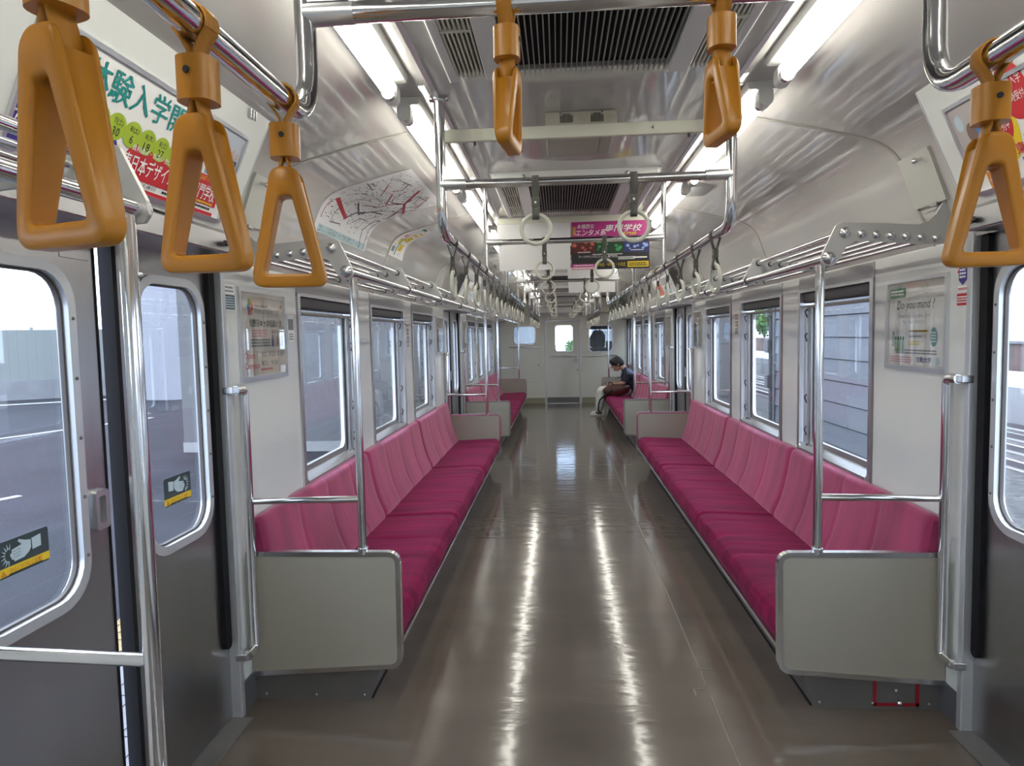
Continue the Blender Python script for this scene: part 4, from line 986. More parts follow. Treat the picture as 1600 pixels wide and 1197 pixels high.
# ------------------------------------------------------------------ route map and notice on the curved cove
def on_cove(s, y, t, off): x, z = cove(t, off); return (s * x, y, z)
TT = ARC[-1][0]
def arc_at(z=None, x=None):
    for t, p in ARC:
        if (z is not None and p[1] >= z) or (x is not None and p[0] <= x): return t
T0, T1 = arc_at(z=1.985), arc_at(x=.78)
def route_map():
    s = -1; y0, y1 = 3.24, 4.11
    t = thing('route_map', 'white railway route map with red and grey lines on the curved left ceiling', 'map', (s * 1.2, 3.68, 2.05))
    P = lambda u, v, o: on_cove(s, y0 + (y1 - y0) * u, T0 + (T1 - T0) * v, o)
    m = M(); m.grid(lambda u, v: P(u, v, .0025), 4, 24); m.obj('sheet', mat('map_sheet', (.70, .71, .72), .3), t)
    def line(pts, w, mt, name='route_line', o=.0036):
        m = M(); q = []
        for (a, b), (c, d) in zip(pts[:-1], pts[1:]):
            n_ = max(1, int(math.hypot(c - a, d - b) * 30)); q += [(a + (c - a) * k / n_, b + (d - b) * k / n_) for k in range(n_)]
        q.append(pts[-1]); A = []
        for i, (a, b) in enumerate(q):
            e, f = q[min(i + 1, len(q) - 1)]; g, h = q[max(i - 1, 0)]; dx, dy = (e - g) * .87, (f - h) * (T1 - T0); L = math.hypot(dx, dy) or 1
            w_ = w * 1.5; nx, ny = -dy / L * w_ / 2 / .87, dx / L * w_ / 2 / (T1 - T0); A += [P(a + nx, b + ny, o), P(a - nx, b - ny, o)]
        m.add(A, [(2 * i, 2 * i + 2, 2 * i + 3, 2 * i + 1) for i in range(len(q) - 1)], True); m.obj(name, mt, t)
    dkl = mat('map_line_dark', (.11, .10, .14), .5); rdl = mat('map_line_red', (.42, .03, .05), .5); gry = mat('map_line_grey', (.28, .29, .28), .5)
    line([(.10, .33), (.42, .21)], .016, rdl); line([(.42, .21), (.50, .30), (.62, .36), (.70, .45)], .008, dkl); line([(.36, .40), (.50, .33), (.56, .30), (.66, .40), (.80, .44)], .007, dkl)
    line([(.50, .92), (.72, .70), (.97, .60)], .011, rdl); line([(.60, .62), (.72, .70), (.66, .80)], .008, dkl); line([(.40, .70), (.60, .56), (.72, .70)], .006, rdl)
    line([(.72, .95), (.98, .70)], .004, rdl); line([(.30, .88), (.38, .80), (.34, .72)], .004, rdl); line([(.18, .75), (.30, .66), (.36, .60)], .004, rdl)
    line([(.04, .62), (.20, .60)], .004, dkl); line([(.12, .40), (.20, .50), (.38, .56), (.55, .55)], .003, gry); line([(.22, .25), (.28, .42), (.42, .50)], .003, gry); line([(.30, .30), (.30, .45), (.50, .62), (.62, .62)], .003, gry)
    line([(.20, .12), (.24, .28)], .004, dkl); line([(.20, .12), (.38, .14)], .004, dkl); line([(.84, .02), (.80, .18), (.90, .34), (.96, .36), (.92, .22)], .006, dkl); line([(.94, .02), (.92, .22)], .005, dkl); line([(.98, .42), (.88, .58), (.98, .74)], .005, dkl)
    line([(.05, .12), (.06, .26), (.10, .33)], .004, rdl); line([(.70, .45), (.84, .56), (.97, .60)], .004, gry); line([(.78, .62), (.90, .80)], .004, dkl)
    line([(.55, .75), (.62, .86), (.80, .90)], .004, dkl); line([(.44, .80), (.52, .66), (.60, .62)], .004, gry); line([(.80, .66), (.92, .50)], .005, rdl); line([(.62, .90), (.78, .78), (.92, .78)], .003, gry); line([(.08, .80), (.20, .86), (.34, .90)], .003, dkl); line([(.46, .42), (.60, .48), (.64, .56)], .004, rdl); line([(.84, .40), (.74, .30), (.70, .16)], .003, gry); line([(.55, .20), (.66, .28), (.76, .28)], .003, dkl)
    # index block and tiny station names
    def cells(name, mt, n_, us, vs, w, h, seed):
        rnd = random.Random(seed); m = M()
        for k in range(n_):
            a, b = rnd.uniform(*us), rnd.uniform(*vs); ww, hh = (w, h) if rnd.random() < .5 else (h * .5, w * .9)
            m.add([P(a, b, .0040), P(a + ww, b, .0040), P(a + ww, b + hh, .0040), P(a, b + hh, .0040)], [(0, 1, 2, 3)])
        m.obj(name, mt, t)['kind'] = 'stuff'
    m = M(); m.grid(lambda u, v: P(.05 + .92 * u, .005 + .065 * v, .0034), 6, 2); m.obj('index_strip', mat('map_index', (.42, .56, .60), .4), t)
    cells('index_print', mat('map_print', (.16, .20, .24), .5), 90, (.06, .94), (.01, .06), .018, .007, 3); cells('station_names', mat('map_text', (.10, .10, .11), .5), 420, (.03, .95), (.12, .97), .022, .006, 4); cells('yellow_names', mat('map_yellow', (.5, .42, .12), .5), 26, (.36, .70), (.10, .5), .02, .010, 5)
    text(t, Pl(P(.03, .64, .0045), (0, 1, 0), Vector(P(.03, .70, 0)) - Vector(P(.03, .64, 0))), '路線図', ink, .02, 0, .014, .07, d=.001)
route_map()
def bay_notice():
    s = -1; y0, y1 = 4.64, 5.05
    t = thing('curved_notice', 'white curved notice with yellow blocks on the left cove past the route map', 'notice', (s * 1.2, 4.85, 2.05))
    ta, tb = arc_at(z=2.03), arc_at(x=1.0); P = lambda u, v, o: on_cove(s, y0 + (y1 - y0) * u, ta + (tb - ta) * v, o)
    m = M(); m.grid(lambda u, v: P(u * (1 - .35 * v), v, .0025), 4, 16); m.obj('sheet', whitei, t)
    for a, b, c, d, mt in ((.18, .36, .30, .46, yell), (.42, .66, .16, .32, yell), (.40, .66, .40, .58, yell), (.10, .35, .90, .97, green), (.35, .62, .64, .70, yell), (.40, .60, .76, .82, yell), (.12, .30, .50, .60, pinkp), (.05, .22, .10, .22, grey), (.3, .36, .05, .5, seag)):
        m = M(); m.grid(lambda u, v: P(a + (b - a) * u, c + (d - c) * v, .0038), 2, 4); m.obj('print_block', mt, t)
    m = M(); rnd = random.Random(8)
    for k in range(60):
        a, b = rnd.uniform(.05, .6), rnd.uniform(.05, .9); m.add([P(a, b, .0042), P(a + .05, b, .0042), P(a + .05, b + .012, .0042), P(a, b + .012, .0042)], [(0, 1, 2, 3)])
    m.obj('fine_print', grey, t)['kind'] = 'stuff'
bay_notice()
def cove_hatches():
    for s in (-1, 1):
        for k, y in enumerate((2.53, 7.42)):
            sd = 'left' if s < 0 else 'right'
            t = thing('access_cover', f"cream access cover with a steel knob on the {sd} cove beside the {['near', 'middle'][k]} door", 'cover', (s * 1.25, y + .10, 1.91))
            ta, tb = arc_at(z=1.91), arc_at(z=2.10); P = lambda u, v, o: on_cove(s, y + .21 * u, ta + (tb - ta) * v, o)
            m = M(); m.grid(lambda u, v: P(u, v, .012), 4, 10); 
            m.grid(lambda u, v: P(u, 0, .012 * v), 4, 1, False); m.grid(lambda u, v: P(u, 1, .012 * v), 4, 1, False); m.grid(lambda u, v: P(0, u, .012 * v), 10, 1, False); m.grid(lambda u, v: P(1, u, .012 * v), 10, 1, False)
            m.obj('cover_plate', mat('cover_cream', (.50, .50, .46), .35), t)
            p = Vector(P(.25, .86, .012)); n_ = (Vector(P(.25, .86, .03)) - p).normalized(); m = M(); m.tube([p, p + n_ * .02], .006, 8); m.sphere(p + n_ * .026, .011, 10, 6); m.obj('knob', chrome2, t)
            p = Vector(P(.35, -.02, .01)); m = M(); m.box(p - Vector((.008, .02, .006)), p + Vector((.008, .02, .006))); m.obj('hinge', steel_dark, t)
cove_hatches()

# ------------------------------------------------------------------ stickers on walls and door glass
def sticker(s, y0, y1, z0, z1, label, blocks, x=XW, name='notice_sticker'):
    t = thing(name, label, 'sticker', (s * x, (y0 + y1) / 2, z0))
    pl = Pl((s * x, y0 if s < 0 else y1, z0), (0, -s, 0), (0, 0, 1)); W, H = y1 - y0, z1 - z0
    for k, (nm, mt, a, b, c, d, pr) in enumerate(blocks):
        pblock(t, pl, nm, mt, a * W, b * W, c * H, d * H, .0012 + .0002 * k)
        if pr: fineprint(t, pl, pr[0], (a + .06) * W, (b - .06) * W, (c + .04) * H, (d - .04) * H, pr[1], d=.0022 + .0002 * k, seed=70 + k)
    return t, pl, W, H
t, pl, W, H = sticker(-1, 2.505, 2.60, 1.595, 1.69, 'small grey and white notice with yellow triangle beside the left door jamb', (('white_field', whitei, 0, 1, .62, 1, (grey, 2)), ('grey_field', slate, 0, 1, 0, .58, (pale, 5))))
m = M(); m.prism([(.002, .070), (.018, .070), (.010, .085)], pl.p, .002, .0026); m.obj('warning_triangle', yell, t)
sticker(-1, 3.115, 3.19, 1.46, 1.59, 'small white notice with grey photo between the poster and the first left window', (('white_field', whitei, 0, 1, 0, 1, None), ('grey_photo', grey, .08, .92, .45, .85, None), ('print_field', whitei, .08, .92, .05, .38, (grey, 3))))
t, pl, W, H = sticker(1, 2.515, 2.582, 1.545, 1.72, 'navy arrow and red notice sticker beside the right door jamb', (('red_top', red, 0, 1, .66, .98, (whitei, 2)), ('red_field', red, 0, 1, 0, .24, (whitei, 3)), ('print_field', whitei, .05, .95, .27, .40, (red, 3))))
m = M(); m.prism([(.010, .150), (.057, .150), (.057, .090), (.0335, .072), (.010, .090)], pl.p, .0012, .0026); m.obj('navy_arrow', navy, t); fineprint(t, pl, whitei, .016, .052, .095, .145, 4, d=.0034, seed=81)
sticker(1, 5.60, 5.70, 1.44, 1.62, 'narrow cream notice between the second and third right windows', (('cream_field', beige, 0, 1, 0, 1, (grey, 6)),))
sticker(-1, 5.62, 5.70, 1.38, 1.60, 'narrow cream notice between the second and third left windows', (('cream_field', beige, 0, 1, 0, 1, (grey, 6)),))
def hand_sticker(y0, y1, z0, z1, label, flip):
    t = thing('warning_sticker', label, 'sticker', (-1.396, (y0 + y1) / 2, z0)); pl = Pl((-1.3965, y0, z0), (0, 1, 0), (0, 0, 1)); W, H = y1 - y0, z1 - z0
    F = (lambda a: W - a * W) if flip else (lambda a: a * W)
    m = M(); m.prism(rrect(0, W, 0, H, .008, 4), pl.p, 0, .0008); m.obj('dark_field', slate, t)
    m = M(); m.prism([(0, .004), (W, .004), (W, .27 * H), (0, .27 * H)], pl.p, .0008, .0014); m.obj('yellow_band', yell, t)
    def poly(pts, name, mt=pale): m = M(); q = [(F(a), b * H) for a, b in pts]; m.prism(q if not flip else q[::-1], pl.p, .0008, .0016); m.obj(name, mt, t)
    poly([(.28, .70), (.28, .62), (.25, .60), (.25, .52), (.27, .50), (.27, .44), (.31, .42), (.32, .36), (.50, .38), (.60, .48), (.64, .58), (.64, .80), (.54, .84), (.42, .93), (.40, .88), (.47, .76)], 'hand')
    poly([(.67, .50), (.84, .52), (.84, .86), (.66, .82)], 'cuff')
    for b in (.63, .545, .46): poly([(.29, b), (.44, b + .03), (.44, b + .045), (.29, b + .015)], 'finger_line', slate)
    for k in range(9):
        a = math.radians(75 + k * 24); cx, cy = .22, .58; ca, sa = math.cos(a), math.sin(a)
        poly([(cx + .07 * ca - .012 * sa, cy + .16 * sa + .02 * ca), (cx + .07 * ca + .012 * sa, cy + .16 * sa - .02 * ca), (cx + .15 * ca, cy + .32 * sa)][:: 1], 'burst_ray')
    text(t, pl, 'ひらくドアにご注意！', red, .22 * W, .10 * H, .12 * H, .62 * W, d=.0022); fineprint(t, pl, ink, .2 * W, .85 * W, .04 * H, .09 * H, 1, d=.0022, seed=91)
    m = M(); m.prism([(.06 * W, .06 * H), (.16 * W, .06 * H), (.11 * W, .2 * H)], pl.p, .0014, .0022); m.obj('warning_triangle', oran, t)
hand_sticker(1.455, 1.617, .925, 1.012, 'pinched-hand warning sticker on the glass of the nearer left door leaf', False)
hand_sticker(2.128, 2.290, .925, 1.020, 'pinched-hand warning sticker on the glass of the farther left door leaf', True)

# ------------------------------------------------------------------ the seated passenger
def skin_mesh(chains, balls=(), voxel=.006, sub=1):
    """limb chains [(point, radius), ...] and ellipsoids fused into one continuous surface"""
    m = M()
    for ch in chains:
        pts = fillet([p for p, r in ch], .03, 3) if len(ch) > 2 else [Vector(p) for p, r in ch]
        P = [Vector(p) for p, r in ch]; R = [r for p, r in ch]; seg = [0]
        for a, b in zip(P[:-1], P[1:]): seg.append(seg[-1] + (b - a).length)
        rs = []
        acc = [0]
        for a, b in zip(pts[:-1], pts[1:]): acc.append(acc[-1] + (b - a).length)
        tot = acc[-1] or 1
        for t in acc:
            q = t / tot * seg[-1]; j = 0
            while j < len(seg) - 2 and q > seg[j + 1]: j += 1
            k = (q - seg[j]) / ((seg[j + 1] - seg[j]) or 1); rs.append(R[j] * (1 - k) + R[j + 1] * k)
        m.tube(pts, rs, 14); m.sphere(pts[0], rs[0], 14, 8); m.sphere(pts[-1], rs[-1], 14, 8)
    for c, r, sc in balls: m.sphere(c, r, 18, 12, sc)
    me = bpy.data.meshes.new('tmp'); me.from_pydata(m.v, [], m.f); o = bpy.data.objects.new('tmp', me); COL.objects.link(o)
    rm = o.modifiers.new('r', 'REMESH'); rm.mode = 'VOXEL'; rm.voxel_size = voxel
    sm = o.modifiers.new('s', 'SMOOTH'); sm.factor = .5; sm.iterations = 3
    out = bpy.data.meshes.new_from_object(o.evaluated_get(bpy.context.evaluated_depsgraph_get()))
    bpy.data.objects.remove(o); bpy.data.meshes.remove(me)
    out.polygons.foreach_set('use_smooth', [True] * len(out.polygons)); return out
def add_skin(name, me, mt, parent):
    o3 = Vector(ORG[parent.name])
    for v in me.vertices: v.co -= o3
    me.materials.clear(); me.materials.append(mt); me.name = name
    o = bpy.data.objects.new(name, me); COL.objects.link(o); o.parent = parent; ORG[o.name] = tuple(o3); return o
def passenger():
    Y = 12.40
    t = thing('person', 'person in dark t-shirt and pale trousers seated on the right bench looking at a phone', 'person', (.95, Y, 0))
    skin = mat('skin', (.42, .235, .165), .5, 0, noise=.05, nscale=9); hair = mat('hair_black', (.010, .009, .009), .45)
    shirt = mat('shirt_navy', (.018, .022, .036), .8, 0, noise=.2, nscale=8); yoke = mat('shirt_grey_blue', (.09, .11, .17), .8); trs = mat('trousers_pale', (.62, .62, .58), .8, 0, noise=.08, nscale=14, bump=.15, bscale=18); shoe = mat('shoe_white', (.55, .55, .53), .5)
    hc = Vector((.955, Y, .925))
    arms, fing = [], []
    for sy in (-1, 1):
        sh = (1.125, Y + sy * .175, .765); el = (1.065, Y + sy * .215, .590); wr = (.885, Y + sy * .085, .552); pm = (.815, Y + sy * .052, .548)
        arms.append([(sh, .050), (el, .038), (wr, .026), (pm, .026)])
        for k in range(4):   # four fingers curled round the phone, unequal lengths
            L = (.060, .068, .064, .050)[k]; z = .572 - .016 * k
            fing.append([((.815, Y + sy * .050, z), .0095), ((.815 - L * .5, Y + sy * .050, z + .002), .009), ((.815 - L * .85, Y + sy * .036, z), .0085), ((.815 - L * .9, Y + sy * .018, z - .002), .008)])
        fing.append([((.835, Y + sy * .050, .575), .011), ((.800, Y + sy * .040, .592), .010), ((.775, Y + sy * .022, .596), .009)])
    legs = []
    for sy, dx in ((-1, 0), (1, .03)):
        legs.append([((1.10, Y + sy * .085, .435), .085), ((.655 + dx, Y + sy * .10, .448), .064), ((.635 + dx, Y + sy * .10, .30), .058), ((.620 + dx, Y + sy * .10, .12), .052), ((.625 + dx, Y + sy * .10, .07), .044)])
    torso = [((1.115, Y, .43), .115), ((1.155, Y, .56), .115), ((1.150, Y, .70), .118), ((1.120, Y, .775), .090), ((1.085, Y, .835), .052), ((1.01, Y, .885), .052)]
    d = Vector((-.62, 0, -.78)).normalized()     # face direction, looking down
    upv = Vector((-.78, 0, .62)).normalized() * -1
    up = Vector((-.78 * -1 * -1, 0, .62)).normalized(); up = Vector((-.55, 0, .83)); fwd = Vector((-.83, 0, -.55))
    balls = [(hc, .100, (1.02, .80, 1.06)), (hc + fwd * .035 - up * .055, .068, (1, .82, 1)), (hc + fwd * .112 - up * .012, .014, (1, .8, 1.5)), (hc + fwd * .095 - up * .072, .022, (1, 1.3, .7)),
             ((1.15, Y - .11, .72), .085, (.9, 1, 1)), ((1.15, Y + .11, .72), .085, (.9, 1, 1))]
    for sy in (-1, 1): balls.append((hc - fwd * .012 - up * .012 + Vector((0, sy * .080, 0)), .024, (.9, .45, 1.2)))
    add_skin('body', skin_mesh([torso] + arms + fing + legs, balls, .0065), skin, t)
    # face details
    for sy in (-1, 1):
        m = M(); m.sphere(hc + fwd * .088 + up * .012 + Vector((0, sy * .034, 0)), .009, 10, 6, (1, 1.3, .7)); m.obj('eye', ink, t)
        m = M(); m.sphere(hc + fwd * .092 + up * .036 + Vector((0, sy * .034, 0)), .008, 8, 5, (1, 2.2, .5)); m.obj('eyebrow', hair, t)
    m = M(); m.sphere(hc + fwd * .100 - up * .050, .010, 8, 5, (.8, 2.2, .5)); m.obj('mouth', mat('lip', (.30, .11, .09), .5), t)
    hb = [(hc - fwd * .018 + up * .022, .112, (1.03, .84, 1.0)), (hc + fwd * .055 + up * .075, .050, (1, 1.35, .8)), (hc - fwd * .065 - up * .02, .070, (1, 1.1, 1)), (hc + fwd * .03 + up * .085, .060, (1.1, 1.2, .7))]
    me = skin_mesh([], hb, .007)
    add_skin('hair', me, hair, t)
    m = [[(p, r + .012) for p, r in torso[:4]] + [((1.098, Y, .812), .066)]] + [[((1.125, Y + sy * .155, .765), .066), ((1.125, Y + sy * .185, .752), .064), ((1.085, Y + sy * .212, .640), .054)] for sy in (-1, 1)]
    sh = add_skin('shirt', skin_mesh(m, [((1.15, Y - .11, .72), .095, (.95, 1, 1)), ((1.15, Y + .11, .72), .095, (.95, 1, 1))], .008), shirt, t)
    sh.data.materials.append(yoke)
    for p in sh.data.polygons:
        c = p.center
        if c.z > .745 and c.x + .95 > 1.12: p.material_index = 1
    pr = M(); pr.prism([(-.03, -.03), (.03, -.035), (.032, .03), (-.02, .035)], lambda a, b, q: (1.024 - q + a * .25, Y - .055 + a, .64 + b), 0, .006); pr.obj('shirt_print', whitei, t)
    add_skin('trousers', skin_mesh([[(p, r + .014) for p, r in L] for L in legs] + [[((1.11, Y - .06, .44), .105), ((1.11, Y + .06, .44), .105)]], [], .008), trs, t)
    for (sy, dx) in ((-1, 0), (1, .03)):
        yc = Y + sy * .10; m = M()
        def sec(k):
            s_ = k / 10; x = .725 + dx - .265 * s_; w = .040 + .010 * math.sin(math.pi * min(1, s_ * 1.15)) - (.018 * max(0, s_ - .8) * 5); h = .085 - .045 * max(0, (s_ - .3) / .7)
            return [(x, yc + w * math.cos(a), max(.0, .012 + h * max(-.15, math.sin(a)))) for a in [2 * math.pi * q / 14 for q in range(14)]]
        vs = []; 
        for k in range(11): vs += sec(k)
        m.add(vs, [(k * 14 + q, k * 14 + (q + 1) % 14, (k + 1) * 14 + (q + 1) % 14, (k + 1) * 14 + q) for k in range(10) for q in range(14)], True); m.add(vs[:14], [tuple(range(14))[::-1]]); m.add(vs[-14:], [tuple(range(14))])
        so = m.obj('shoe', shoe, t, fix=True)
        m = M(); m.prism([(.722 + dx, .0), (.46 + dx, .0), (.455 + dx, .016), (.722 + dx, .018)], FY, yc - .047, yc + .047); m.obj('sole', mat('sole_grey', (.35, .35, .34), .6), so, bevel=.006)
        m = M(); m.prism([(.66 + dx, .03), (.60 + dx, .03), (.545 + dx, .066), (.58 + dx, .072)], FY, yc - .053, yc + .053); m.obj('shoe_stripe', ink, so, bevel=.004)
    o = (.775, Y, .575); m = M(); m.prism(rrect(-.035, .035, -.07, .07, .008, 4), lambda a, b, q: (.770 + b * .55 , Y + a, .590 + b * .25 + q), -.004, .004); tag(m.obj('smartphone', black, origin=o, bevel=.001), "black smartphone held in the seated person's hands", 'phone')
    b = thing('shoulder_bag', "brown leather bag with black straps resting on the seated person's lap", 'bag', (.95, Y - .18, .36))
    bag = mat('bag_brown', (.070, .017, .010), .4, 0, noise=.35, nscale=9, bump=.2, bscale=9)
    def f(u, v):
        a = 2 * math.pi * u; k = math.sin(math.pi * v) ** .45
        x = .93 + (.245 * math.cos(a)) * k * (1 + .05 * math.sin(5 * a)); z = .465 + .115 * math.sin(a) * k * (1 + .12 * math.sin(3 * a + 1)) + .05 * math.cos(a) * .4
        return (x, Y - .28 + .16 * v, z)
    m = M(); m.grid(f, 32, 12); m.obj('bag_body', bag, b, fix=True)
    m = M(); m.tube(fillet([(.86, Y - .28, .56), (.85, Y - .25, .60), (.80, Y - .22, .61), (.78, Y - .24, .57)], .02, 4), .010, 8); m.obj('top_handle', black, b)
    m = M(); m.tube(fillet([(.85, Y - .285, .47), (.74, Y - .285, .40), (.63, Y - .24, .30), (.605, Y - .20, .20), (.60, Y - .19, .09), (.66, Y - .19, .05)], .04, 5), .013, 8); m.obj('strap', black, b)
passenger()

# ------------------------------------------------------------------ outside, left: platform yard; right: tracks and sheds
def outside():
    asph = mat('asphalt', (.026, .026, .033), .85, 0, noise=.22, nscale=1.2, bump=.4, bscale=60, spec=.15)
    m = M(); m.box((-60, -30, -.4), (-1.62, 60, -.08)); g = tag(m.obj('platform_ground', asph), kind='structure')
    # painted lines
    for (x0, y0), (x1, y1), w in (((-9.7, 10.2), (-8.6, 13.6), .12), ((-16, 16.2), (-10.5, 19.8), .35), ((-6.3, 5.2), (-5.7, 6.6), .10)):
        d = Vector((x1 - x0, y1 - y0, 0)).normalized(); n_ = Vector((-d.y, d.x, 0)) * w / 2; A, B = Vector((x0, y0, -.079)), Vector((x1, y1, -.079))
        q = M(); q.add([A - n_, B - n_, B + n_, A + n_], [(0, 1, 2, 3)]); q.obj('painted_line', mat('road_paint', (.40, .41, .43), .7), g)
    # tactile tiles and edge slabs along the platform edge
    tm = mat('tactile_yellow', (.24, .165, .07), .7, 0, noise=.1); sm = mat('edge_slab', (.13, .135, .15), .75, 0, noise=.1); tile = M(); tile.box((-.148, -.148, 0), (.148, .148, .012))
    for i in range(4):
        for j in range(4): tile.prism([(-.12 + .072 * i + .024 * math.cos(k * 1.047), -.108 + .072 * j + .024 * math.sin(k * 1.047)) for k in range(6)], FZ, .012, .018)
    o = tile.obj('tactile_tile', tm, g); me = o.data; o.location = (-2.42, 2.6, -.08)
    for k in range(1, 12): c = bpy.data.objects.new('tactile_tile', me); COL.objects.link(c); c.parent = g; c.location = (-2.42, 2.6 + .3 * k, -.08)
    sl = M(); sl.box((-.30, -.145, 0), (.30, .145, .014))
    for q in range(5): sl.box((-.27 + .12 * q, -.13, .014), (-.25 + .12 * q, .13, .018))
    o = sl.obj('edge_slab', sm, g); me = o.data; o.location = (-1.95, 2.0, -.08)
    for k in range(1, 14): c = bpy.data.objects.new('edge_slab', me); COL.objects.link(c); c.parent = g; c.location = (-1.95, 2.0 + .3 * k, -.08)
    # boundary fence on a concrete kerb
    A, B = Vector((-30, 9.0, -.08)), Vector((-13.2, 20.3, -.08)); d = (B - A); L = d.length; d.normalize(); n_ = Vector((-d.y, d.x, 0))
    t = thing('slat_fence', 'long pale slat fence on a concrete kerb across the asphalt yard', 'fence', tuple((A + B) / 2))
    m = M(); m.prism([(-.15, 0), (.15, 0), (.12, .55), (-.12, .55)], lambda a, b, q: A + d * q + n_ * a + Vector((0, 0, b)), 0, L); m.obj('kerb', mat('kerb_concrete', (.17, .17, .18), .8, 0, noise=.15, nscale=2), t)
    m = M(); w = .218; k = 0
    while k * .22 < L - .1: p = A + d * (.1 + k * .22); m.prism([(-.02, .55), (.02, .55), (.02, 2.02), (-.02, 2.02)], lambda a, b, q: p + d * q + n_ * a + Vector((0, 0, b)), 0, w); k += 1
    m.obj('fence_slats', mat('fence_grey', (.17, .185, .18), .6), t)['kind'] = 'stuff'
    for k in range(int(L / 2.2) + 1):
        p = A + d * (k * 2.2); m = M(); m.tube([p + n_ * .08, p + n_ * .08 + Vector((0, 0, 2.1))], .045, 8); m.obj('fence_post', mat('fence_post', (.22, .27, .29), .5), t)
    # pale concrete pier of a viaduct and a grey building end beyond the platform
    t = thing('concrete_pier', 'pale square concrete pier standing in the yard beyond the left door', 'pier', (-10.9, 18.6, -.08))
    m = M(); m.prism(fil2([(-11.9, 17.9), (-10.75, 17.75), (-9.6, 18.3), (-9.6, 20.2), (-11.9, 20.2)], 0), FZ, -.08, 5.2); m.obj('pier_shaft', mat('pale_concrete', (.24, .24, .27), .75, 0, noise=.05, nscale=.8), t)
    m = M(); m.box((-14.5, 17.4, 5.2), (-8.8, 21, 6.4)); m.obj('pier_head', mat('pale_concrete', (.24, .24, .27), .75), t)
    m = M(); m.box((-11.6, 17.74, 3.6), (-9.9, 17.80, 3.63)); m.obj('pour_joint', grey, t)
    t = thing('platform_building', 'plain grey platform building outside the left windows', 'building', (-3.7, 14, -.08))
    m = M(); m.box((-5.4, 9.2, -.08), (-2.35, 14.6, 3.1)); m.obj('wall', mat('render_grey', (.11, .11, .115), .8, 0, noise=.06, nscale=.7), t)
    m = M(); m.box((-5.8, 8.9, 3.1), (-2.1, 14.9, 3.3)); m.obj('roof', darkg, t)
    m = M(); m.box((-5.41, 9.19, -.08), (-2.34, 14.61, .06)); m.obj('plinth', greyp, t)
    # pole with rings close to the half-open door
    t = thing('cable_pole', 'pale pole with evenly spaced rings seen through the gap of the left door', 'pole', (-5.75, 5.6, -.08))
    m = M(); m.tube([(-6.56, 6.35, -.08), (-6.56, 6.35, 4.2)], .085, 12); m.obj('shaft', white, t)
    for k in range(22): m = M(); z = .35 + .17 * k; m.tube([(-6.56, 6.35, z - .012), (-6.56, 6.35, z + .012)], .105, 10); m.obj('ring', greyp, t)
    # right: ballast and rails
    m = M(); m.box((1.75, -30, -1.6), (60, 120, -1.15)); g = tag(m.obj('track_ground', mat('ballast', (.075, .07, .068), .9, 0, noise=.5, nscale=6, bump=.8, bscale=30)), kind='structure')
    for k, x in enumerate((2.6, 3.667, 8.2, 9.267, 10.3, 11.367)):
        t = M(); t.prism([(-.065, 0), (.065, 0), (.015, .03), (.015, .11), (.035, .12), (.035, .15), (-.035, .15), (-.035, .12), (-.015, .11), (-.015, .03)], lambda a, b, q: (x + a, q, -1.15 + b), -25, 110)
        tag(t.obj('railway_rail', mat('rail_steel', (.52, .52, .54), .28, 1), origin=(x, 40, -1.15)), f'steel railway rail on the ballast outside the right windows, {ORD[k]} from the train', 'rail', 'rails beside the train')
    m = M(); m.box((11.8, -20, -1.15), (16, 90, -.15)); tag(m.obj('low_platform', mat('platform_pale', (.32, .32, .33), .8), origin=(13.9, 30, -1.15)), 'pale low platform across the tracks outside the right door', 'platform')
    t = thing('low_wall', 'reddish low wall beyond the tracks outside the right door', 'wall', (18, 30, -1.15)); m = M(); m.box((17.8, -20, -1.15), (18.1, 90, .75)); m.obj('wall_body', mat('wall_rust', (.15, .10, .09), .8, 0, noise=.3, nscale=1.5), t); m = M(); m.box((17.7, -20, .75), (18.2, 90, .85)); m.obj('coping', mat('kerb_concrete', (.4, .41, .42), .8), t)
    # boarded sheds close to the track
    pk = mat('siding_board', (.10, .104, .12), .7, 0, noise=.08, nscale=1.3, stretch=(1, .2, 4)); pk2 = mat('siding_board_dark', (.06, .06, .07), .7, 0, noise=.1, nscale=1.5)
    for nm, y0, y1, x, lab, mm in (('boarded_shed', 9.25, 14.4, 4.35, 'grey boarded shed filling the view through the first right window', pk), ('boarded_shed', 20.5, 34, 4.7, 'farther grey boarded shed outside the third right window', pk)):
        t = thing(nm, lab, 'shed', (x + 1, (y0 + y1) / 2, -1.15), 'sheds beside the track'); m = M(); m.box((x + .03, y0, -1.15), (x + .9, y1, 3.6)); m.obj('core_wall', pk2, t)
        for k in range(13):
            z = -1.12 + .352 * k; m = M(); m.prism([(x + .03, z), (x - .012, z + .004), (x + .012, z + .336), (x + .03, z + .336)], FY, y0 - .02, y1 + .02); m.obj('siding_board', mm, t)
        for y in (y0 + .05, y1 - .05): m = M(); m.box((x - .03, y - .06, -1.15), (x + .05, y + .06, 3.5)); m.obj('corner_post', pk2, t)
        m = M(); m.box((x - .45, y0 - .1, 3.45), (x + 1.3, y1 + .3, 3.65)); m.obj('roof', darkg, t)
    t = thing('signal_post', 'dark post with boxes standing beside the shed outside the second right window', 'post', (4.4, 14.9, -1.15))
    m = M(); m.tube([(4.42, 14.80, -1.15), (4.42, 14.80, 3.4)], .06, 8); m.obj('post', darkg, t)
    for z in (.25, 1.0, 1.75, 2.5): m = M(); m.box((4.30, 14.70, z), (4.56, 14.90, z + .28)); m.obj('signal_box', darkg, t, bevel=.02)
    # trees far off
    lf = mat('foliage_green', (.07, .15, .035), .8, 0, noise=.4, nscale=3); tk = mat('trunk_brown', (.09, .06, .04), .9)
    rnd = random.Random(4)
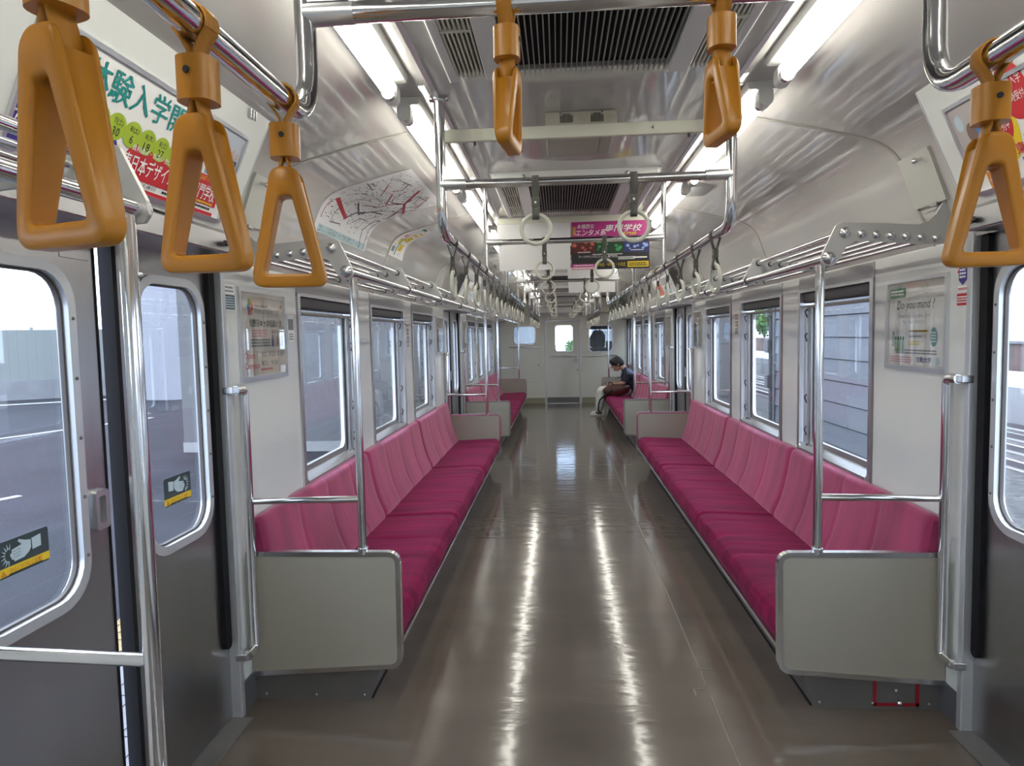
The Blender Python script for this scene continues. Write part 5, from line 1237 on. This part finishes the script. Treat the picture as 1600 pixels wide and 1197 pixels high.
    spots = [(25.5, 84, 5.0, 'bushy green tree far off between the two sheds, nearest of them'), (30.5, 104, 6.5, 'bushy green tree far off between the two sheds, taller one behind'), (28, 30, 4.5, 'bushy green tree beyond the low wall outside the right door'), (27, 16, 4.0, 'rounded green tree beyond the low wall, nearer one'), (-20, 44, 5.0, 'green tree behind the grey building outside the left windows'), (-.9, 62, 1.9, 'pale green tree ahead of the train seen through the end door'), (1.2, 60, 2.2, 'green tree ahead of the train right of the end door')]
    for x, y, h, lab in spots:
        t = thing('bushy_tree', lab, 'tree', (x, y, -1.15), 'trees beyond the tracks'); m = M(); m.tube([(x, y, -1.15), (x + .1, y, -1.15 + h * .6)], [.22, .12], 8); m.obj('trunk', tk, t)
        m = M()
        for k in range(520):
            th, ph, r = rnd.uniform(0, 6.28), math.acos(rnd.uniform(-.8, 1)), h * .34 * rnd.uniform(.55, 1.05); c = Vector((x + r * math.sin(ph) * math.cos(th), y + r * math.sin(ph) * math.sin(th), -1.15 + h * .66 + r * math.cos(ph) * .95))
            a = Vector((rnd.gauss(0, 1), rnd.gauss(0, 1), rnd.gauss(0, 1))).normalized() * h * .06; b = a.cross(Vector((rnd.gauss(0, 1), rnd.gauss(0, 1), rnd.gauss(0, 1)))).normalized() * h * .045
            m.add([c - a, c + b, c + a, c - b], [(0, 1, 2, 3)])
        m.obj('crown', lf, t)['kind'] = 'stuff'
    # line ahead of the train
    t = thing('station_building', 'white building ahead of the train seen through the end windows', 'building', (-2, 34, -1.15))
    m = M(); m.box((-11, 34, -1.15), (-1.5, 42, 4.6)); m.obj('wall', mat('bright_render', (.20, .205, .22), .8), t)
    for k in range(4):
        for j in range(3): m = M(); x = -10.4 + 2.3 * k; m.box((x, 33.93, -.2 + 1.6 * j), (x + 1.3, 34.02, .7 + 1.6 * j)); m.obj('window', mat('building_glass', (.12, .15, .2), .2), t)
    tb = thing('side_building', 'white building right of the line seen through the right end window', 'building', (4.5, 38, -1.15))
    m = M(); m.box((2.0, 36, -1.15), (7.6, 44, 5.2)); m.obj('wall', mat('bright_render', (.20, .205, .22), .8), tb)
    for j in range(5): m = M(); m.box((1.97, 35.94, -.3 + .95 * j), (7.63, 36.0, -.12 + .95 * j)); m.obj('dark_band', greyp, tb)
    m = M(); m.box((-11.3, 33.7, 4.6), (-1.3, 42.3, 4.8)); m.obj('roof', greyp, t)
outside()
print('objects', len(bpy.data.objects), 'tris', sum(len(o.data.polygons) for o in bpy.data.objects if o.type == 'MESH') * 2)
